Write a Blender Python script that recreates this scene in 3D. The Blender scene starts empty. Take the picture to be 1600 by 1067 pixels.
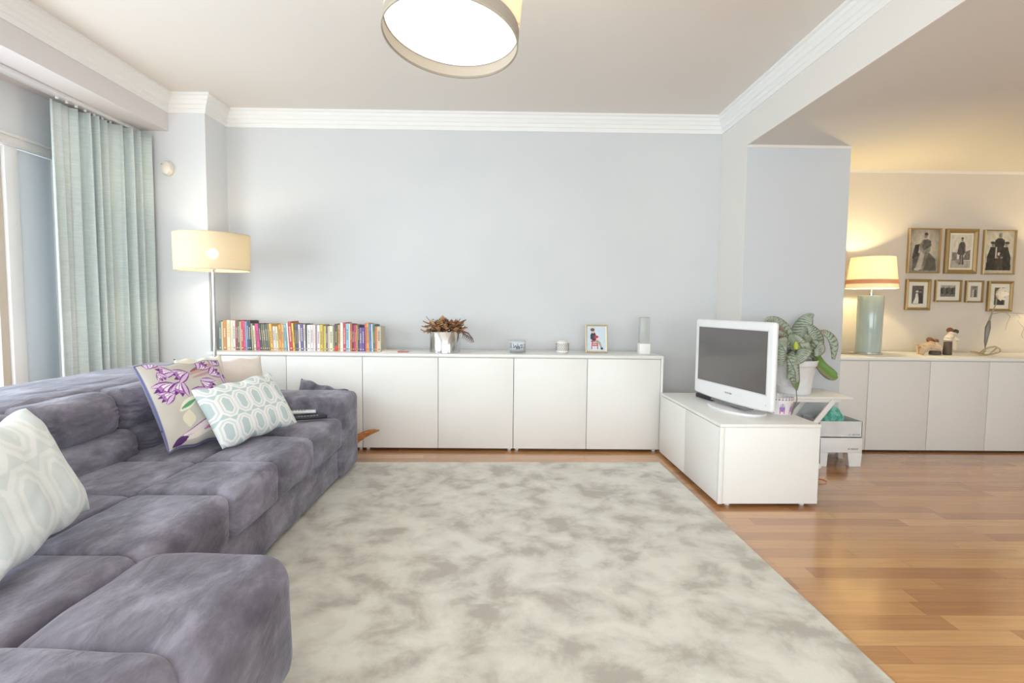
import bpy, bmesh, math, random
from mathutils import Vector, Matrix, noise
random.seed(4)
S = bpy.context.scene
COL = S.collection
PI = math.pi

# ------------------------------------------------------------------ camera, world, light, exposure
cd = bpy.data.cameras.new('camera'); cam = bpy.data.objects.new('camera', cd); COL.objects.link(cam)
cd.sensor_width = 36; cd.lens = 36 * 850 / 1600; cd.clip_start = 0.05
R_, U_, F_ = Vector((0.99987622, -0.01173799, 0.01047639)), Vector((-0.00967557, 0.06631966, 0.99775152)), Vector((0.01240639, 0.99772938, -0.06619788))
m = Matrix.Identity(4)
for i in range(3):
    m[i][0] = R_[i]; m[i][1] = U_[i]; m[i][2] = -F_[i]
m[0][3], m[1][3], m[2][3] = 0, 0, 1.17
cam.matrix_world = m
S.camera = cam
w = bpy.data.worlds.new('sky'); S.world = w; w.use_nodes = True
bg = w.node_tree.nodes['Background']; bg.inputs[0].default_value = (0.80, 0.90, 1.0, 1); bg.inputs[1].default_value = 1.5
S.view_settings.view_transform = 'Standard'; S.view_settings.look = 'None'
S.view_settings.exposure = 0.50; S.view_settings.gamma = 1.0; S.view_settings.use_curve_mapping = False

def area(name, loc, rot, sx, sy, power, color):
    l = bpy.data.lights.new(name, 'AREA'); l.shape = 'RECTANGLE'; l.size = sx; l.size_y = sy
    l.energy = power; l.color = color
    o = bpy.data.objects.new(name, l); COL.objects.link(o); o.location = loc; o.rotation_euler = rot
    return o
area('daylight_side_window', (-3.45, 1.2, 1.15), (0, -PI / 2, 0), 2.0, 4.2, 135, (0.93, 0.96, 1.0))
area('rear_fill_light', (0.2, -2.35, 1.35), (PI / 2, 0, 0), 4.4, 2.2, 130, (1.0, 0.965, 0.935))  # added fill from behind the camera, entering by a made-up window
area('dining_fill_light', (4.6, -2.35, 1.2), (PI / 2, 0, 0), 2.4, 2.0, 24, (1.0, 0.95, 0.9))  # second added fill behind the camera, on the dining side

# ------------------------------------------------------------------ helpers
def lin(c):
    return tuple(((x / 255) / 12.92 if x / 255 <= 0.04045 else ((x / 255 + 0.055) / 1.055) ** 2.4) for x in c[:3])
MATS = {}
def mat(name, rgb, rough=0.5, metal=0.0, spec=0.5, coat=0.0, alpha=None, sheen=0.0, emis=None, es=0.0, trans=0.0):
    if name in MATS: return MATS[name]
    mt = bpy.data.materials.new(name); mt.use_nodes = True
    p = mt.node_tree.nodes['Principled BSDF']
    p.inputs['Base Color'].default_value = (*lin(rgb), 1); p.inputs['Roughness'].default_value = rough
    p.inputs['Metallic'].default_value = metal; p.inputs['Specular IOR Level'].default_value = spec
    p.inputs['Coat Weight'].default_value = coat
    if sheen: p.inputs['Sheen Weight'].default_value = sheen
    if emis: p.inputs['Emission Color'].default_value = (*lin(emis), 1); p.inputs['Emission Strength'].default_value = es
    if alpha is not None: p.inputs['Alpha'].default_value = alpha
    if trans: p.inputs['Transmission Weight'].default_value = trans
    MATS[name] = mt
    return mt
def nodes(mt): return mt.node_tree.nodes, mt.node_tree.links, mt.node_tree.nodes['Principled BSDF']
def noise_tint(mt, a, b, scale=3.0, detail=6, stretch=(1, 1, 1), lo=0.35, hi=0.65, bump=0.0, bscale=None, distort=0.0, rough=0.55):
    n, l, p = nodes(mt)
    tc = n.new('ShaderNodeTexCoord'); mp = n.new('ShaderNodeMapping'); mp.inputs['Scale'].default_value = stretch
    nz = n.new('ShaderNodeTexNoise'); nz.inputs['Scale'].default_value = scale; nz.inputs['Detail'].default_value = detail
    nz.inputs['Distortion'].default_value = distort; nz.inputs['Roughness'].default_value = rough
    cr = n.new('ShaderNodeValToRGB'); cr.color_ramp.elements[0].position = lo; cr.color_ramp.elements[1].position = hi
    cr.color_ramp.elements[0].color = (*lin(a), 1); cr.color_ramp.elements[1].color = (*lin(b), 1)
    l.new(tc.outputs['Object'], mp.inputs[0]); l.new(mp.outputs[0], nz.inputs['Vector'])
    l.new(nz.outputs['Fac'], cr.inputs[0]); l.new(cr.outputs[0], p.inputs['Base Color'])
    if bump:
        n2 = n.new('ShaderNodeTexNoise'); n2.inputs['Scale'].default_value = bscale or scale * 4; n2.inputs['Detail'].default_value = 4
        bp = n.new('ShaderNodeBump'); bp.inputs['Strength'].default_value = bump; bp.inputs['Distance'].default_value = 0.01
        l.new(mp.outputs[0], n2.inputs['Vector']); l.new(n2.outputs['Fac'], bp.inputs['Height']); l.new(bp.outputs[0], p.inputs['Normal'])
    return mt
def vmat(name, rough=0.6, spec=0.3, bump=0.0, bscale=200, sheen=0.0):
    mt = mat(name, (200, 200, 200), rough, spec=spec, sheen=sheen); n, l, p = nodes(mt)
    a = n.new('ShaderNodeVertexColor'); a.layer_name = 'paint'; l.new(a.outputs[0], p.inputs['Base Color'])
    if bump:
        n2 = n.new('ShaderNodeTexNoise'); n2.inputs['Scale'].default_value = bscale
        tc = n.new('ShaderNodeTexCoord'); l.new(tc.outputs['Object'], n2.inputs['Vector'])
        bp = n.new('ShaderNodeBump'); bp.inputs['Strength'].default_value = bump; bp.inputs['Distance'].default_value = 0.003
        l.new(n2.outputs['Fac'], bp.inputs['Height']); l.new(bp.outputs[0], p.inputs['Normal'])
    return mt
def emit(name, rgb, s):
    mt = bpy.data.materials.new(name); mt.use_nodes = True; n = mt.node_tree.nodes; n.clear()
    e = n.new('ShaderNodeEmission'); o = n.new('ShaderNodeOutputMaterial'); e.inputs[0].default_value = (*lin(rgb), 1); e.inputs[1].default_value = s
    mt.node_tree.links.new(e.outputs[0], o.inputs[0]); return mt
def shade_mat(name, rgb, trans=0.5, weave=0.0, thru=0.0):
    mt = bpy.data.materials.new(name); mt.use_nodes = True; n = mt.node_tree.nodes; l = mt.node_tree.links; n.clear()
    o = n.new('ShaderNodeOutputMaterial'); d = n.new('ShaderNodeBsdfDiffuse'); t = n.new('ShaderNodeBsdfTranslucent'); mx = n.new('ShaderNodeMixShader')
    d.inputs[0].default_value = (*lin(rgb), 1); t.inputs[0].default_value = (*lin(rgb), 1); mx.inputs[0].default_value = trans
    if weave:
        tc = n.new('ShaderNodeTexCoord'); mp = n.new('ShaderNodeMapping'); mp.inputs['Scale'].default_value = (3, 3, 120)
        nz = n.new('ShaderNodeTexNoise'); nz.inputs['Scale'].default_value = 2.0
        cr = n.new('ShaderNodeValToRGB'); c1 = lin(rgb); k = 1 - weave
        cr.color_ramp.elements[0].color = (c1[0] * k, c1[1] * k, c1[2] * k, 1); cr.color_ramp.elements[1].color = (*c1, 1)
        l.new(tc.outputs['Object'], mp.inputs[0]); l.new(mp.outputs[0], nz.inputs[0]); l.new(nz.outputs['Fac'], cr.inputs[0])
        l.new(cr.outputs[0], d.inputs[0]); l.new(cr.outputs[0], t.inputs[0])
    l.new(d.outputs[0], mx.inputs[1]); l.new(t.outputs[0], mx.inputs[2]); l.new(mx.outputs[0], o.inputs[0])
    if thru:                                                     # open weave: a little light passes straight through
        tp = n.new('ShaderNodeBsdfTransparent'); m2 = n.new('ShaderNodeMixShader'); m2.inputs[0].default_value = thru
        l.new(mx.outputs[0], m2.inputs[1]); l.new(tp.outputs[0], m2.inputs[2]); l.new(m2.outputs[0], o.inputs[0])
    return mt
def glass_mat(name, tint=(245, 250, 250), refl=0.12):
    mt = bpy.data.materials.new(name); mt.use_nodes = True; n = mt.node_tree.nodes; l = mt.node_tree.links; n.clear()
    o = n.new('ShaderNodeOutputMaterial'); t = n.new('ShaderNodeBsdfTransparent'); g = n.new('ShaderNodeBsdfGlossy'); mx = n.new('ShaderNodeMixShader')
    t.inputs[0].default_value = (*lin(tint), 1); g.inputs['Roughness'].default_value = 0.03; mx.inputs[0].default_value = refl
    l.new(t.outputs[0], mx.inputs[1]); l.new(g.outputs[0], mx.inputs[2]); l.new(mx.outputs[0], o.inputs[0])
    return mt

class B:
    """collects shapes for ONE mesh object"""
    def __init__(s): s.bm = bmesh.new(); s.mi = 0
    def box(s, x0, x1, y0, y1, z0, z1, bev=0.0, seg=2, rot=None, mi=0):
        r = bmesh.ops.create_cube(s.bm, size=1); vs = r['verts']
        for v in vs:
            v.co = Vector(((x0 + x1) / 2 + v.co.x * (x1 - x0), (y0 + y1) / 2 + v.co.y * (y1 - y0), (z0 + z1) / 2 + v.co.z * (z1 - z0)))
        fs = list({f for v in vs for f in v.link_faces})
        for f in fs: f.material_index = mi
        if bev:
            es = list({e for v in vs for e in v.link_edges})
            rr = bmesh.ops.bevel(s.bm, geom=es, offset=bev, segments=seg, profile=0.5, affect='EDGES')
            vs = list({v for f in rr['faces'] for v in f.verts})
        if rot: bmesh.ops.transform(s.bm, matrix=rot, verts=vs)
        return s
    def lathe(s, prof, c=(0, 0, 0), seg=32, sx=1, sy=1, mi=0, mtx=None):
        rings = []
        for r, z in prof:
            if r < 1e-6: rings.append([s.bm.verts.new((c[0], c[1], c[2] + z))])
            else: rings.append([s.bm.verts.new((c[0] + r * sx * math.cos(2 * PI * k / seg), c[1] + r * sy * math.sin(2 * PI * k / seg), c[2] + z)) for k in range(seg)])
        for a, b in zip(rings, rings[1:]):
            for k in range(seg):
                q = [a[k % len(a)], a[(k + 1) % len(a)], b[(k + 1) % len(b)], b[k % len(b)]]
                q = list(dict.fromkeys(q))
                if len(q) > 2:
                    f = s.bm.faces.new(q); f.material_index = mi
        if mtx is not None: bmesh.ops.transform(s.bm, matrix=mtx, verts=[v for r in rings for v in r])
        return s
    def tube(s, pts, rad, seg=8, mi=0, closed=False):
        pts = [Vector(p) for p in pts]; n = len(pts); rs = rad if isinstance(rad, (list, tuple)) else [rad] * n
        rings = []; up = Vector((0, 0, 1))
        for i, p in enumerate(pts):
            if closed: t = pts[(i + 1) % n] - pts[i - 1]
            else: t = pts[min(i + 1, n - 1)] - pts[max(i - 1, 0)]
            t.normalize(); a = t.cross(up)
            if a.length < 0.05: a = t.cross(Vector((1, 0, 0)))
            a.normalize(); b = t.cross(a)
            rings.append([s.bm.verts.new(p + (a * math.cos(2 * PI * k / seg) + b * math.sin(2 * PI * k / seg)) * rs[i]) for k in range(seg)])
        rr = list(zip(rings, rings[1:])) + ([(rings[-1], rings[0])] if closed else [])
        for a, b in rr:
            for k in range(seg):
                f = s.bm.faces.new((a[k], a[(k + 1) % seg], b[(k + 1) % seg], b[k])); f.material_index = mi
        if not closed:
            s.bm.faces.new(rings[0][::-1]).material_index = mi; s.bm.faces.new(rings[-1]).material_index = mi
        return s
    def prism(s, poly, axis, a, b, mi=0):
        """polygon of (u,v) pushed along axis from a to b"""
        def P(u, v, t): return {'x': (t, u, v), 'y': (u, t, v), 'z': (u, v, t)}[axis]
        A = [s.bm.verts.new(P(u, v, a)) for u, v in poly]; C = [s.bm.verts.new(P(u, v, b)) for u, v in poly]
        s.bm.faces.new(A).material_index = mi; s.bm.faces.new(C[::-1]).material_index = mi
        for i in range(len(poly)):
            j = (i + 1) % len(poly); s.bm.faces.new((A[i], A[j], C[j], C[i])).material_index = mi
        return s
    def ball(s, c, r, sx=1, sy=1, sz=1, mi=0, sub=2):
        q = bmesh.ops.create_icosphere(s.bm, subdivisions=sub, radius=r)
        for v in q['verts']: v.co = Vector((c[0] + v.co.x * sx, c[1] + v.co.y * sy, c[2] + v.co.z * sz))
        for f in {f for v in q['verts'] for f in v.link_faces}: f.material_index = mi
        return s
    def sheet(s, fn, nu, nv, mi=0, colour=None, wrap=False):
        g = [[s.bm.verts.new(fn(i / nu, j / nv)) for j in range(nv + 1)] for i in range(nu + 1)]
        cl = s.bm.loops.layers.float_color.get('paint') or (s.bm.loops.layers.float_color.new('paint') if colour else None)
        for i in range(nu):
            for j in range(nv):
                f = s.bm.faces.new((g[i][j], g[i + 1][j], g[i + 1][j + 1], g[i][j + 1])); f.material_index = mi
                if colour:
                    for lp, (a, b) in zip(f.loops, ((i, j), (i + 1, j), (i + 1, j + 1), (i, j + 1))):
                        lp[cl] = (*colour(a / nu, b / nv), 1)
        return s
    def obj(s, name, mats, parent=None, smooth=True, auto=35, loc=None, mtx=None):
        if mtx is not None: s.bm.transform(mtx)
        bmesh.ops.recalc_face_normals(s.bm, faces=s.bm.faces)
        me = bpy.data.meshes.new(name); s.bm.to_mesh(me); s.bm.free()
        for mm in (mats if isinstance(mats, (list, tuple)) else [mats]): me.materials.append(mm)
        if smooth:
            me.polygons.foreach_set('use_smooth', [True] * len(me.polygons)); me.set_sharp_from_angle(angle=math.radians(auto))
        o = bpy.data.objects.new(name, me); COL.objects.link(o)
        if parent: o.parent = parent
        if loc: o.location = loc
        return o
def tag(o, label=None, cat=None, group=None, kind=None):
    if label: o['label'] = label
    if cat: o['category'] = cat
    if group: o['group'] = group
    if kind: o['kind'] = kind
    return o
def thing(name, label, cat, loc=(0, 0, 0), rz=0, group=None):
    o = bpy.data.objects.new(name, None); COL.objects.link(o); o.empty_display_size = 0.1
    o.location = loc; o.rotation_euler = (0, 0, rz)
    return tag(o, label, cat, group)
def struct(name, b, mt, **k):
    return tag(b.obj(name, mt, **k), kind='structure')
def rounded(hx, hy, hz, r, puff=(0, 0, 0), n=(16, 16, 10), wr=0.0, wf=6.0, seed=0, ruche=0.0):
    """a soft upholstered block centred on the origin, base at z=-hz"""
    def axis(h, k): return [-h, -h + .3 * r, -h + .65 * r] + [(-h + r) + (2 * h - 2 * r) * i / k for i in range(k + 1)] + [h - .65 * r, h - .3 * r, h]
    ax = [axis(hx, n[0]), axis(hy, n[1]), axis(hz, n[2])]; b = B(); vd = {}
    H = (hx, hy, hz)
    def vert(i, j, k):
        key = (i, j, k)
        if key in vd: return vd[key]
        q = Vector((ax[0][i], ax[1][j], ax[2][k])); c = Vector([max(-(H[a] - r), min(H[a] - r, q[a])) for a in range(3)])
        d = q - c
        if d.length > 1e-9: q = c + d.normalized() * r
        f = [1 - min(1, abs(q[a]) / H[a]) ** 2 for a in range(3)]
        s = [q[a] / H[a] for a in range(3)]
        q = Vector((q.x + puff[0] * s[0] * f[1] * f[2], q.y + puff[1] * s[1] * f[0] * f[2], q.z + (puff[2] * s[2] * f[0] ** .6 * f[1] ** .6 if s[2] > 0 else 0)))
        if wr:
            nn = noise.noise_vector(Vector((q.x, q.y, q.z)) * wf + Vector((seed * 7.1, seed * 3.3, 0)))
            q += nn * wr
            nn = noise.noise(Vector((q.x * 3, q.y * 14, q.z * 14)) + Vector((seed, 0, 0)))
            q.z += nn * wr * .35
        if ruche:                                                # gathered fabric beside the seams at both ends
            e = max(0, (abs(s[1]) - .62) / .38); e = math.sin(min(1, e) * PI) ** 1.5
            g_ = ruche * e * math.sin((q.z + .35 * q.x) * 2 * PI / .022 + seed + 3 * noise.noise(Vector((q.z * 20, seed, 0))))
            q.x += g_ * (1 if s[0] > 0 else 0); q.z += g_ * .4 * max(0, s[2])
        vd[key] = b.bm.verts.new(q); return vd[key]
    N = [len(a) - 1 for a in ax]
    for a in range(3):
        u, v = [(1, 2), (2, 0), (0, 1)][a]
        for side in (0, N[a]):
            for i in range(N[u]):
                for j in range(N[v]):
                    idx = []
                    for di, dj in ((0, 0), (1, 0), (1, 1), (0, 1)):
                        t = [0, 0, 0]; t[a] = side; t[u] = i + di; t[v] = j + dj; idx.append(vert(*t))
                    b.bm.faces.new(idx if side else idx[::-1])
    return b
def softbox(name, mt, parent, x0, x1, y0, y1, z0, z1, r=.05, puff=(0, 0, 0), n=(16, 16, 8), wr=.004, wf=6, seed=0, rot=None, ruche=0.0):
    b = rounded((x1 - x0) / 2, (y1 - y0) / 2, (z1 - z0) / 2, r, puff, n, wr, wf, seed, ruche)
    M = Matrix.Translation(((x0 + x1) / 2, (y0 + y1) / 2, (z0 + z1) / 2))
    if rot is not None: M = M @ rot
    return b.obj(name, mt, parent, mtx=M, auto=80)

# ------------------------------------------------------------------ materials
M_wall = noise_tint(mat('wall_paint', (214, 216, 219), 0.85, spec=.2), (212, 214, 217), (216, 217, 219), 2.0, lo=.3, hi=.7)
M_ceil = mat('ceiling_paint', (232, 225, 219), 0.9, spec=.2)
M_trim = mat('trim_paint', (242, 241, 240), 0.6, spec=.3)
M_beam = mat('beam_paint', (232, 228, 224), 0.8, spec=.2)
M_pier = mat('pier_paint', (226, 228, 231), 0.8, spec=.2)
M_alcove = mat('dining_wall_paint', (216, 208, 200), 0.85, spec=.2)
M_white = mat('white_lacquer', (240, 239, 237), 0.35, spec=.4)
M_door = noise_tint(mat('white_foil', (238, 236, 234), 0.4, spec=.4), (237, 235, 233), (240, 238, 236), 1.5)
M_plastic = mat('white_plastic', (236, 236, 238), 0.3, spec=.5)
M_dark = mat('dark_gap', (60, 55, 50), 0.8)
M_chrome = mat('brushed_steel', (200, 198, 200), 0.22, metal=1)
M_polish = mat('polished_steel', (215, 215, 215), 0.16, metal=1)
M_gold = mat('gilt_frame', (160, 134, 88), 0.4, metal=.45)
M_gold2 = mat('brass_wire', (206, 190, 156), 0.35, metal=.5)
M_screen = mat('tv_screen', (100, 96, 95), 0.22, spec=.7)
M_black = mat('black_plastic', (34, 34, 42), 0.4)
M_glass = glass_mat('clear_glass')

def suede():
    mt = mat('grey_suede', (120, 116, 124), 0.9, spec=.15, sheen=.35)
    n, l, p = nodes(mt); p.inputs['Sheen Roughness'].default_value = .4; p.inputs['Sheen Tint'].default_value = (.8, .8, .9, 1)
    tc = n.new('ShaderNodeTexCoord')
    mp = n.new('ShaderNodeMapping'); mp.inputs['Scale'].default_value = (3.2, 1.6, 3.2); mp.inputs['Rotation'].default_value = (0, 0, .6)
    nz = n.new('ShaderNodeTexNoise'); nz.inputs['Scale'].default_value = 2.3; nz.inputs['Detail'].default_value = 9; nz.inputs['Roughness'].default_value = .64; nz.inputs['Distortion'].default_value = .35
    cr = n.new('ShaderNodeValToRGB'); e = cr.color_ramp.elements
    e[0].position = .34; e[0].color = (*lin((92, 88, 99)), 1); e[1].position = .66; e[1].color = (*lin((154, 151, 166)), 1)
    k = e.new(.5); k.color = (*lin((120, 116, 128)), 1)
    l.new(tc.outputs['Object'], mp.inputs[0]); l.new(mp.outputs[0], nz.inputs['Vector']); l.new(nz.outputs['Fac'], cr.inputs[0]); l.new(cr.outputs[0], p.inputs['Base Color'])
    n2 = n.new('ShaderNodeTexNoise'); n2.inputs['Scale'].default_value = 7; n2.inputs['Detail'].default_value = 6; n2.inputs['Distortion'].default_value = .6
    bp = n.new('ShaderNodeBump'); bp.inputs['Strength'].default_value = .6; bp.inputs['Distance'].default_value = .014
    l.new(mp.outputs[0], n2.inputs['Vector']); l.new(n2.outputs['Fac'], bp.inputs['Height']); l.new(bp.outputs[0], p.inputs['Normal'])
    return mt
M_suede = suede()

def floor_mat():
    mt = mat('oak_parquet', (190, 140, 95), 0.26, spec=.5, coat=.8); n, l, p = nodes(mt); p.inputs['Coat Roughness'].default_value = .13
    tc = n.new('ShaderNodeTexCoord'); br = n.new('ShaderNodeTexBrick')
    br.offset = .37; br.offset_frequency = 3; br.squash = 1.35; br.squash_frequency = 2
    br.inputs['Scale'].default_value = 1; br.inputs['Brick Width'].default_value = .62; br.inputs['Row Height'].default_value = .095
    br.inputs['Mortar Size'].default_value = .0009; br.inputs['Mortar Smooth'].default_value = .3
    br.inputs['Color1'].default_value = (*lin((174, 119, 72)), 1); br.inputs['Color2'].default_value = (*lin((208, 156, 100)), 1); br.inputs['Mortar'].default_value = (*lin((138, 92, 58)), 1)
    l.new(tc.outputs['Object'], br.inputs['Vector'])
    mp = n.new('ShaderNodeMapping'); mp.inputs['Scale'].default_value = (1.2, 26, 1)
    nz = n.new('ShaderNodeTexNoise'); nz.inputs['Scale'].default_value = 2.5; nz.inputs['Detail'].default_value = 7; nz.inputs['Distortion'].default_value = .8
    mr = n.new('ShaderNodeMapRange'); mr.inputs[1].default_value = .3; mr.inputs[2].default_value = .7; mr.inputs[3].default_value = .86; mr.inputs[4].default_value = 1.08
    mx = n.new('ShaderNodeMix'); mx.data_type = 'RGBA'; mx.blend_type = 'MULTIPLY'; mx.inputs['Factor'].default_value = 1
    l.new(tc.outputs['Object'], mp.inputs[0]); l.new(mp.outputs[0], nz.inputs['Vector']); l.new(nz.outputs['Fac'], mr.inputs[0])
    l.new(br.outputs['Color'], mx.inputs[6]); l.new(mr.outputs[0], mx.inputs[7]); l.new(mx.outputs[2], p.inputs['Base Color'])
    n3 = n.new('ShaderNodeTexNoise'); n3.inputs['Scale'].default_value = 3; bp = n.new('ShaderNodeBump'); bp.inputs['Strength'].default_value = .08; bp.inputs['Distance'].default_value = .01
    l.new(tc.outputs['Object'], n3.inputs['Vector']); l.new(n3.outputs['Fac'], bp.inputs['Height']); l.new(bp.outputs[0], p.inputs['Normal'])
    return mt

# ------------------------------------------------------------------ the room
XL, XR, YB, YD, ZC, ZL = -3.1, 6.2, 4.78, 5.0, 2.80, 2.43      # window wall, far right, back wall, dining back wall, ceilings
PX, CX0, CX1, CY = -2.40, 1.86, 2.67, 4.28                     # left pier, column beside the television
YR = -2.0
struct('floor', B().box(XL - .4, XR + .1, YR - .1, YD + .1, -.1, 0), floor_mat(), smooth=False)
struct('ceiling', B().box(-2.69, CX0, YR, YB, ZC, ZC + .1), M_ceil, smooth=False)
struct('ceiling', B().box(CX0, XR, YR, YD, ZL, ZL + .47), mat('low_ceiling_paint', (228, 223, 217), .9, spec=.2), smooth=False)
struct('wall_back', B().box(PX, CX0, YB, YB + .1, 0, ZC), M_wall, smooth=False)
struct('wall_dining', B().box(CX1, XR, YD, YD + .1, 0, ZL), M_alcove, smooth=False)
struct('wall_column', B().box(CX0, CX1, CY, YD + .1, 0, ZL), mat('column_paint', (210, 214, 220), .85, spec=.2), smooth=False)
struct('wall_pier', B().box(XL, PX, 4.45, YB + .1, 0, ZC), M_pier, smooth=False)
struct('wall_right', B().box(XR, XR + .1, YR, YD + .1, 0, ZL), M_alcove, smooth=False)
b = B()                                                         # wall with the balcony opening
b.box(XL - .35, XL, 3.83, 4.45, 0, 2.8); b.box(XL - .35, XL, YR, 3.83, 2.16, 2.8); b.box(XL - .35, XL, YR, -1.3, 0, 2.16)
struct('wall_left', b, M_pier, smooth=False)
b = B(); b.box(XL - .3, -2.4, YR - .1, YR, 0, ZC); b.box(-2.4, 2.6, YR - .1, YR, 2.45, ZC); b.box(2.6, 3.4, YR - .1, YR, 0, ZC); b.box(3.4, 5.8, YR - .1, YR, 2.2, ZC); b.box(5.8, XR + .1, YR - .1, YR, 0, ZC); b.box(-2.4, 2.6, YR - .1, YR, 0, .25); b.box(3.4, 5.8, YR - .1, YR, 0, .2)
struct('wall_rear', b, M_wall, smooth=False)
struct('trim_1', B().box(XL, -2.69, YR, 4.45, 2.52, ZC + .1), mat('beam_left_paint', (224, 219, 220), .85, spec=.2), smooth=False)   # boxed beam above the curtain
struct('trim_2', B().box(CX0 - .003, CX0 + .012, YR, YB, ZL - .003, ZC), M_beam, smooth=False)                                   # beam face towards the dining side
struct('trim_7', B().box(CX0 - .003, CX0, CY, YB, 0, ZL - .003), M_beam, smooth=False)                                     # painted return of the column
def cornice(name, path, h=.14, d=.075):
    prof = [(0, -h), (.010, -h), (.014, -h + .03), (.022, -h + .034), (.026, -h + .06), (.036, -h + .066), (.048, -h + .09), (.056, -h + .096), (.06, -h + .118), (d, -h + .124), (d, 0), (0, 0)]
    b = B(); rings = []
    P = [Vector(p) for p in path]
    for i, p in enumerate(P):
        def nrm(a, c): t = (c - a).normalized(); return Vector((t.y, -t.x))
        ns = []
        if i > 0: ns.append(nrm(P[i - 1], p))
        if i < len(P) - 1: ns.append(nrm(p, P[i + 1]))
        n = ns[0] if len(ns) == 1 else (ns[0] + ns[1]) / (1 + ns[0].dot(ns[1]))
        rings.append([b.bm.verts.new((p.x + n.x * o, p.y + n.y * o, ZC + z)) for o, z in prof])
    for A, C in zip(rings, rings[1:]):
        for k in range(len(prof)): b.bm.faces.new((A[k], A[(k + 1) % len(prof)], C[(k + 1) % len(prof)], C[k]))
    b.bm.faces.new(rings[0]); b.bm.faces.new(rings[-1][::-1])
    struct(name, b, M_trim, smooth=False)
cornice('trim_3', [(-2.69, YR), (-2.69, 4.45), (PX, 4.45), (PX, YB), (CX0, YB), (CX0, YR)])
struct('trim_4', B().box(CX0, CX1, CY - .006, CY, ZL - .022, ZL).box(CX1, CX1 + .006, CY - .006, YD, ZL - .022, ZL), M_beam, smooth=False)
struct('trim_5', B().box(CX1, XR, YD - .006, YD, ZL - .022, ZL), M_beam, smooth=False)
b = B(); b.box(XL - .02, XL + .012, 0, 3.83, 2.13, 2.20, .004); b.box(XL - .01, XL + .025, 0, 3.83, 2.185, 2.205, .004); b.box(XL - .01, XL + .02, 0, 3.83, 2.142, 2.152, .003)
struct('trim_6', b, M_trim)
struct('baseboard_back', B().box(PX, CX0, YB - .012, YB, 0, .08, .003), M_trim)
struct('baseboard_dining', B().box(CX1, XR, YD - .012, YD, 0, .08, .003), M_trim)
# balcony window: a fixed panel, a post, an oak stile and the panes
w1 = tag(thing('window_1', None, None, (XL, 0, 0)), kind='structure')
B().box(-.06, -.02, 3.57, 3.829, 0, 2.129, .003).obj('fixed_panel', mat('window_panel', (226, 233, 240), .5), w1)
B().box(-.14, -.01, 3.47, 3.568, 0, 2.129, .006).obj('frame_post', mat('window_frame_white', (248, 249, 250), .35), w1)
B().box(-.12, -.03, 3.41, 3.468, 0, 2.129, .006).obj('window_stile', mat('window_stile_cream', (214, 203, 186), .5), w1)
b = B()
for y in (2.2, 1.0, -.2, -1.3): b.box(-.12, -.05, y, y + .07, 0, 2.129, .004)
b.box(-.12, -.05, -1.3, 3.41, 2.06, 2.129); b.box(-.12, -.05, -1.3, 3.41, 0, .06)
b.obj('window_frame', MATS['window_frame_white'], w1)
B().box(-.09, -.084, -1.23, 3.41, .06, 2.06).obj('pane', M_glass, w1)
for n, (a, c, z0, z1) in enumerate(((-2.4, 2.6, .25, 2.45), (3.4, 5.8, .2, 2.2))):  # unseen rear windows, added as openings for the two fill lights
    ww = tag(thing('window_%d' % (n + 2), None, None, (0, YR, 0)), kind='structure')
    b = B(); t = .06
    b.box(a, c, -.08, -.02, z0, z0 + t); b.box(a, c, -.08, -.02, z1 - t, z1); b.box(a, a + t, -.08, -.02, z0, z1); b.box(c - t, c, -.08, -.02, z0, z1); b.box((a + c) / 2 - t / 2, (a + c) / 2 + t / 2, -.08, -.02, z0, z1)
    b.obj('window_frame', MATS['window_frame_white'], ww); B().box(a + t, c - t, -.055, -.05, z0 + t, z1 - t).obj('pane', M_glass, ww)

# ------------------------------------------------------------------ low white cabinets
def cabinet(label, x0, x1, yf, yb, z0, z1, ndoor, group, xs=None, feet=True, dm=None):
    if dm: feet = False
    t = thing('base_cabinet', label, 'cabinet', ((x0 + x1) / 2, yf, 0), 0, group); ox = (x0 + x1) / 2
    B().box(x0 - ox + .001, x1 - ox - .001, .02, yb - yf, z0, z1, .002).obj('body', M_white, t)
    xs = xs or [x0 + (x1 - x0) * k / ndoor for k in range(ndoor + 1)]
    for a, c in zip(xs, xs[1:]):
        B().box(a - ox + .0022, c - ox - .0022, 0, .0185, z0 + .001, z1 - .004, .0018).obj('door', dm or M_door, t)
    if not feet: B().box(x0 - ox + .01, x1 - ox - .01, .05, yb - yf - .02, 0, z0).obj('plinth', M_dark, t, smooth=False)
    if feet:
        for a in (x0 - ox + .03, x1 - ox - .03):
            for y in (.05, yb - yf - .05): B().lathe([(0, 0), (.014, 0), (.017, z0), (0, z0)], (a, y, 0), 16).obj('foot', M_plastic, t)
    return t
YF = 4.30; G = 'white low cabinets along the living room wall'
cabinet('white two-door low cabinet beside the floor lamp, mostly behind the grey sofa', -2.33, -1.13, YF, 4.72, .022, .755, 2, G)
cabinet('white two-door low cabinet just right of the sofa arm, below the steel pot', -1.13, .07, YF, 4.72, .022, .755, 2, G)
cabinet('white two-door low cabinet next to the television bench, below the photo frame', .07, 1.243, YF, 4.72, .022, .755, 2, G)
b = B().box(-2.35, 1.262, YF - .004, 4.765, .757, .78, .002); b.box(1.245, 1.262, YF - .004, 4.72, .022, .757, .0015)
tag(b.obj('worktop', M_white), 'long white worktop with an end panel over the low living room cabinets', 'worktop')
D0 = 4.36; G = 'white low cabinets in the dining area'
M_wdoor = mat('dining_door_foil', (232, 229, 226), .45, spec=.4)
cabinet('white low cabinet beside the column, below the blue table lamp', 2.70, 3.46, D0, 4.92, .016, .755, 2, G, [2.70, 2.955, 3.46], dm=M_wdoor)
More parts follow.
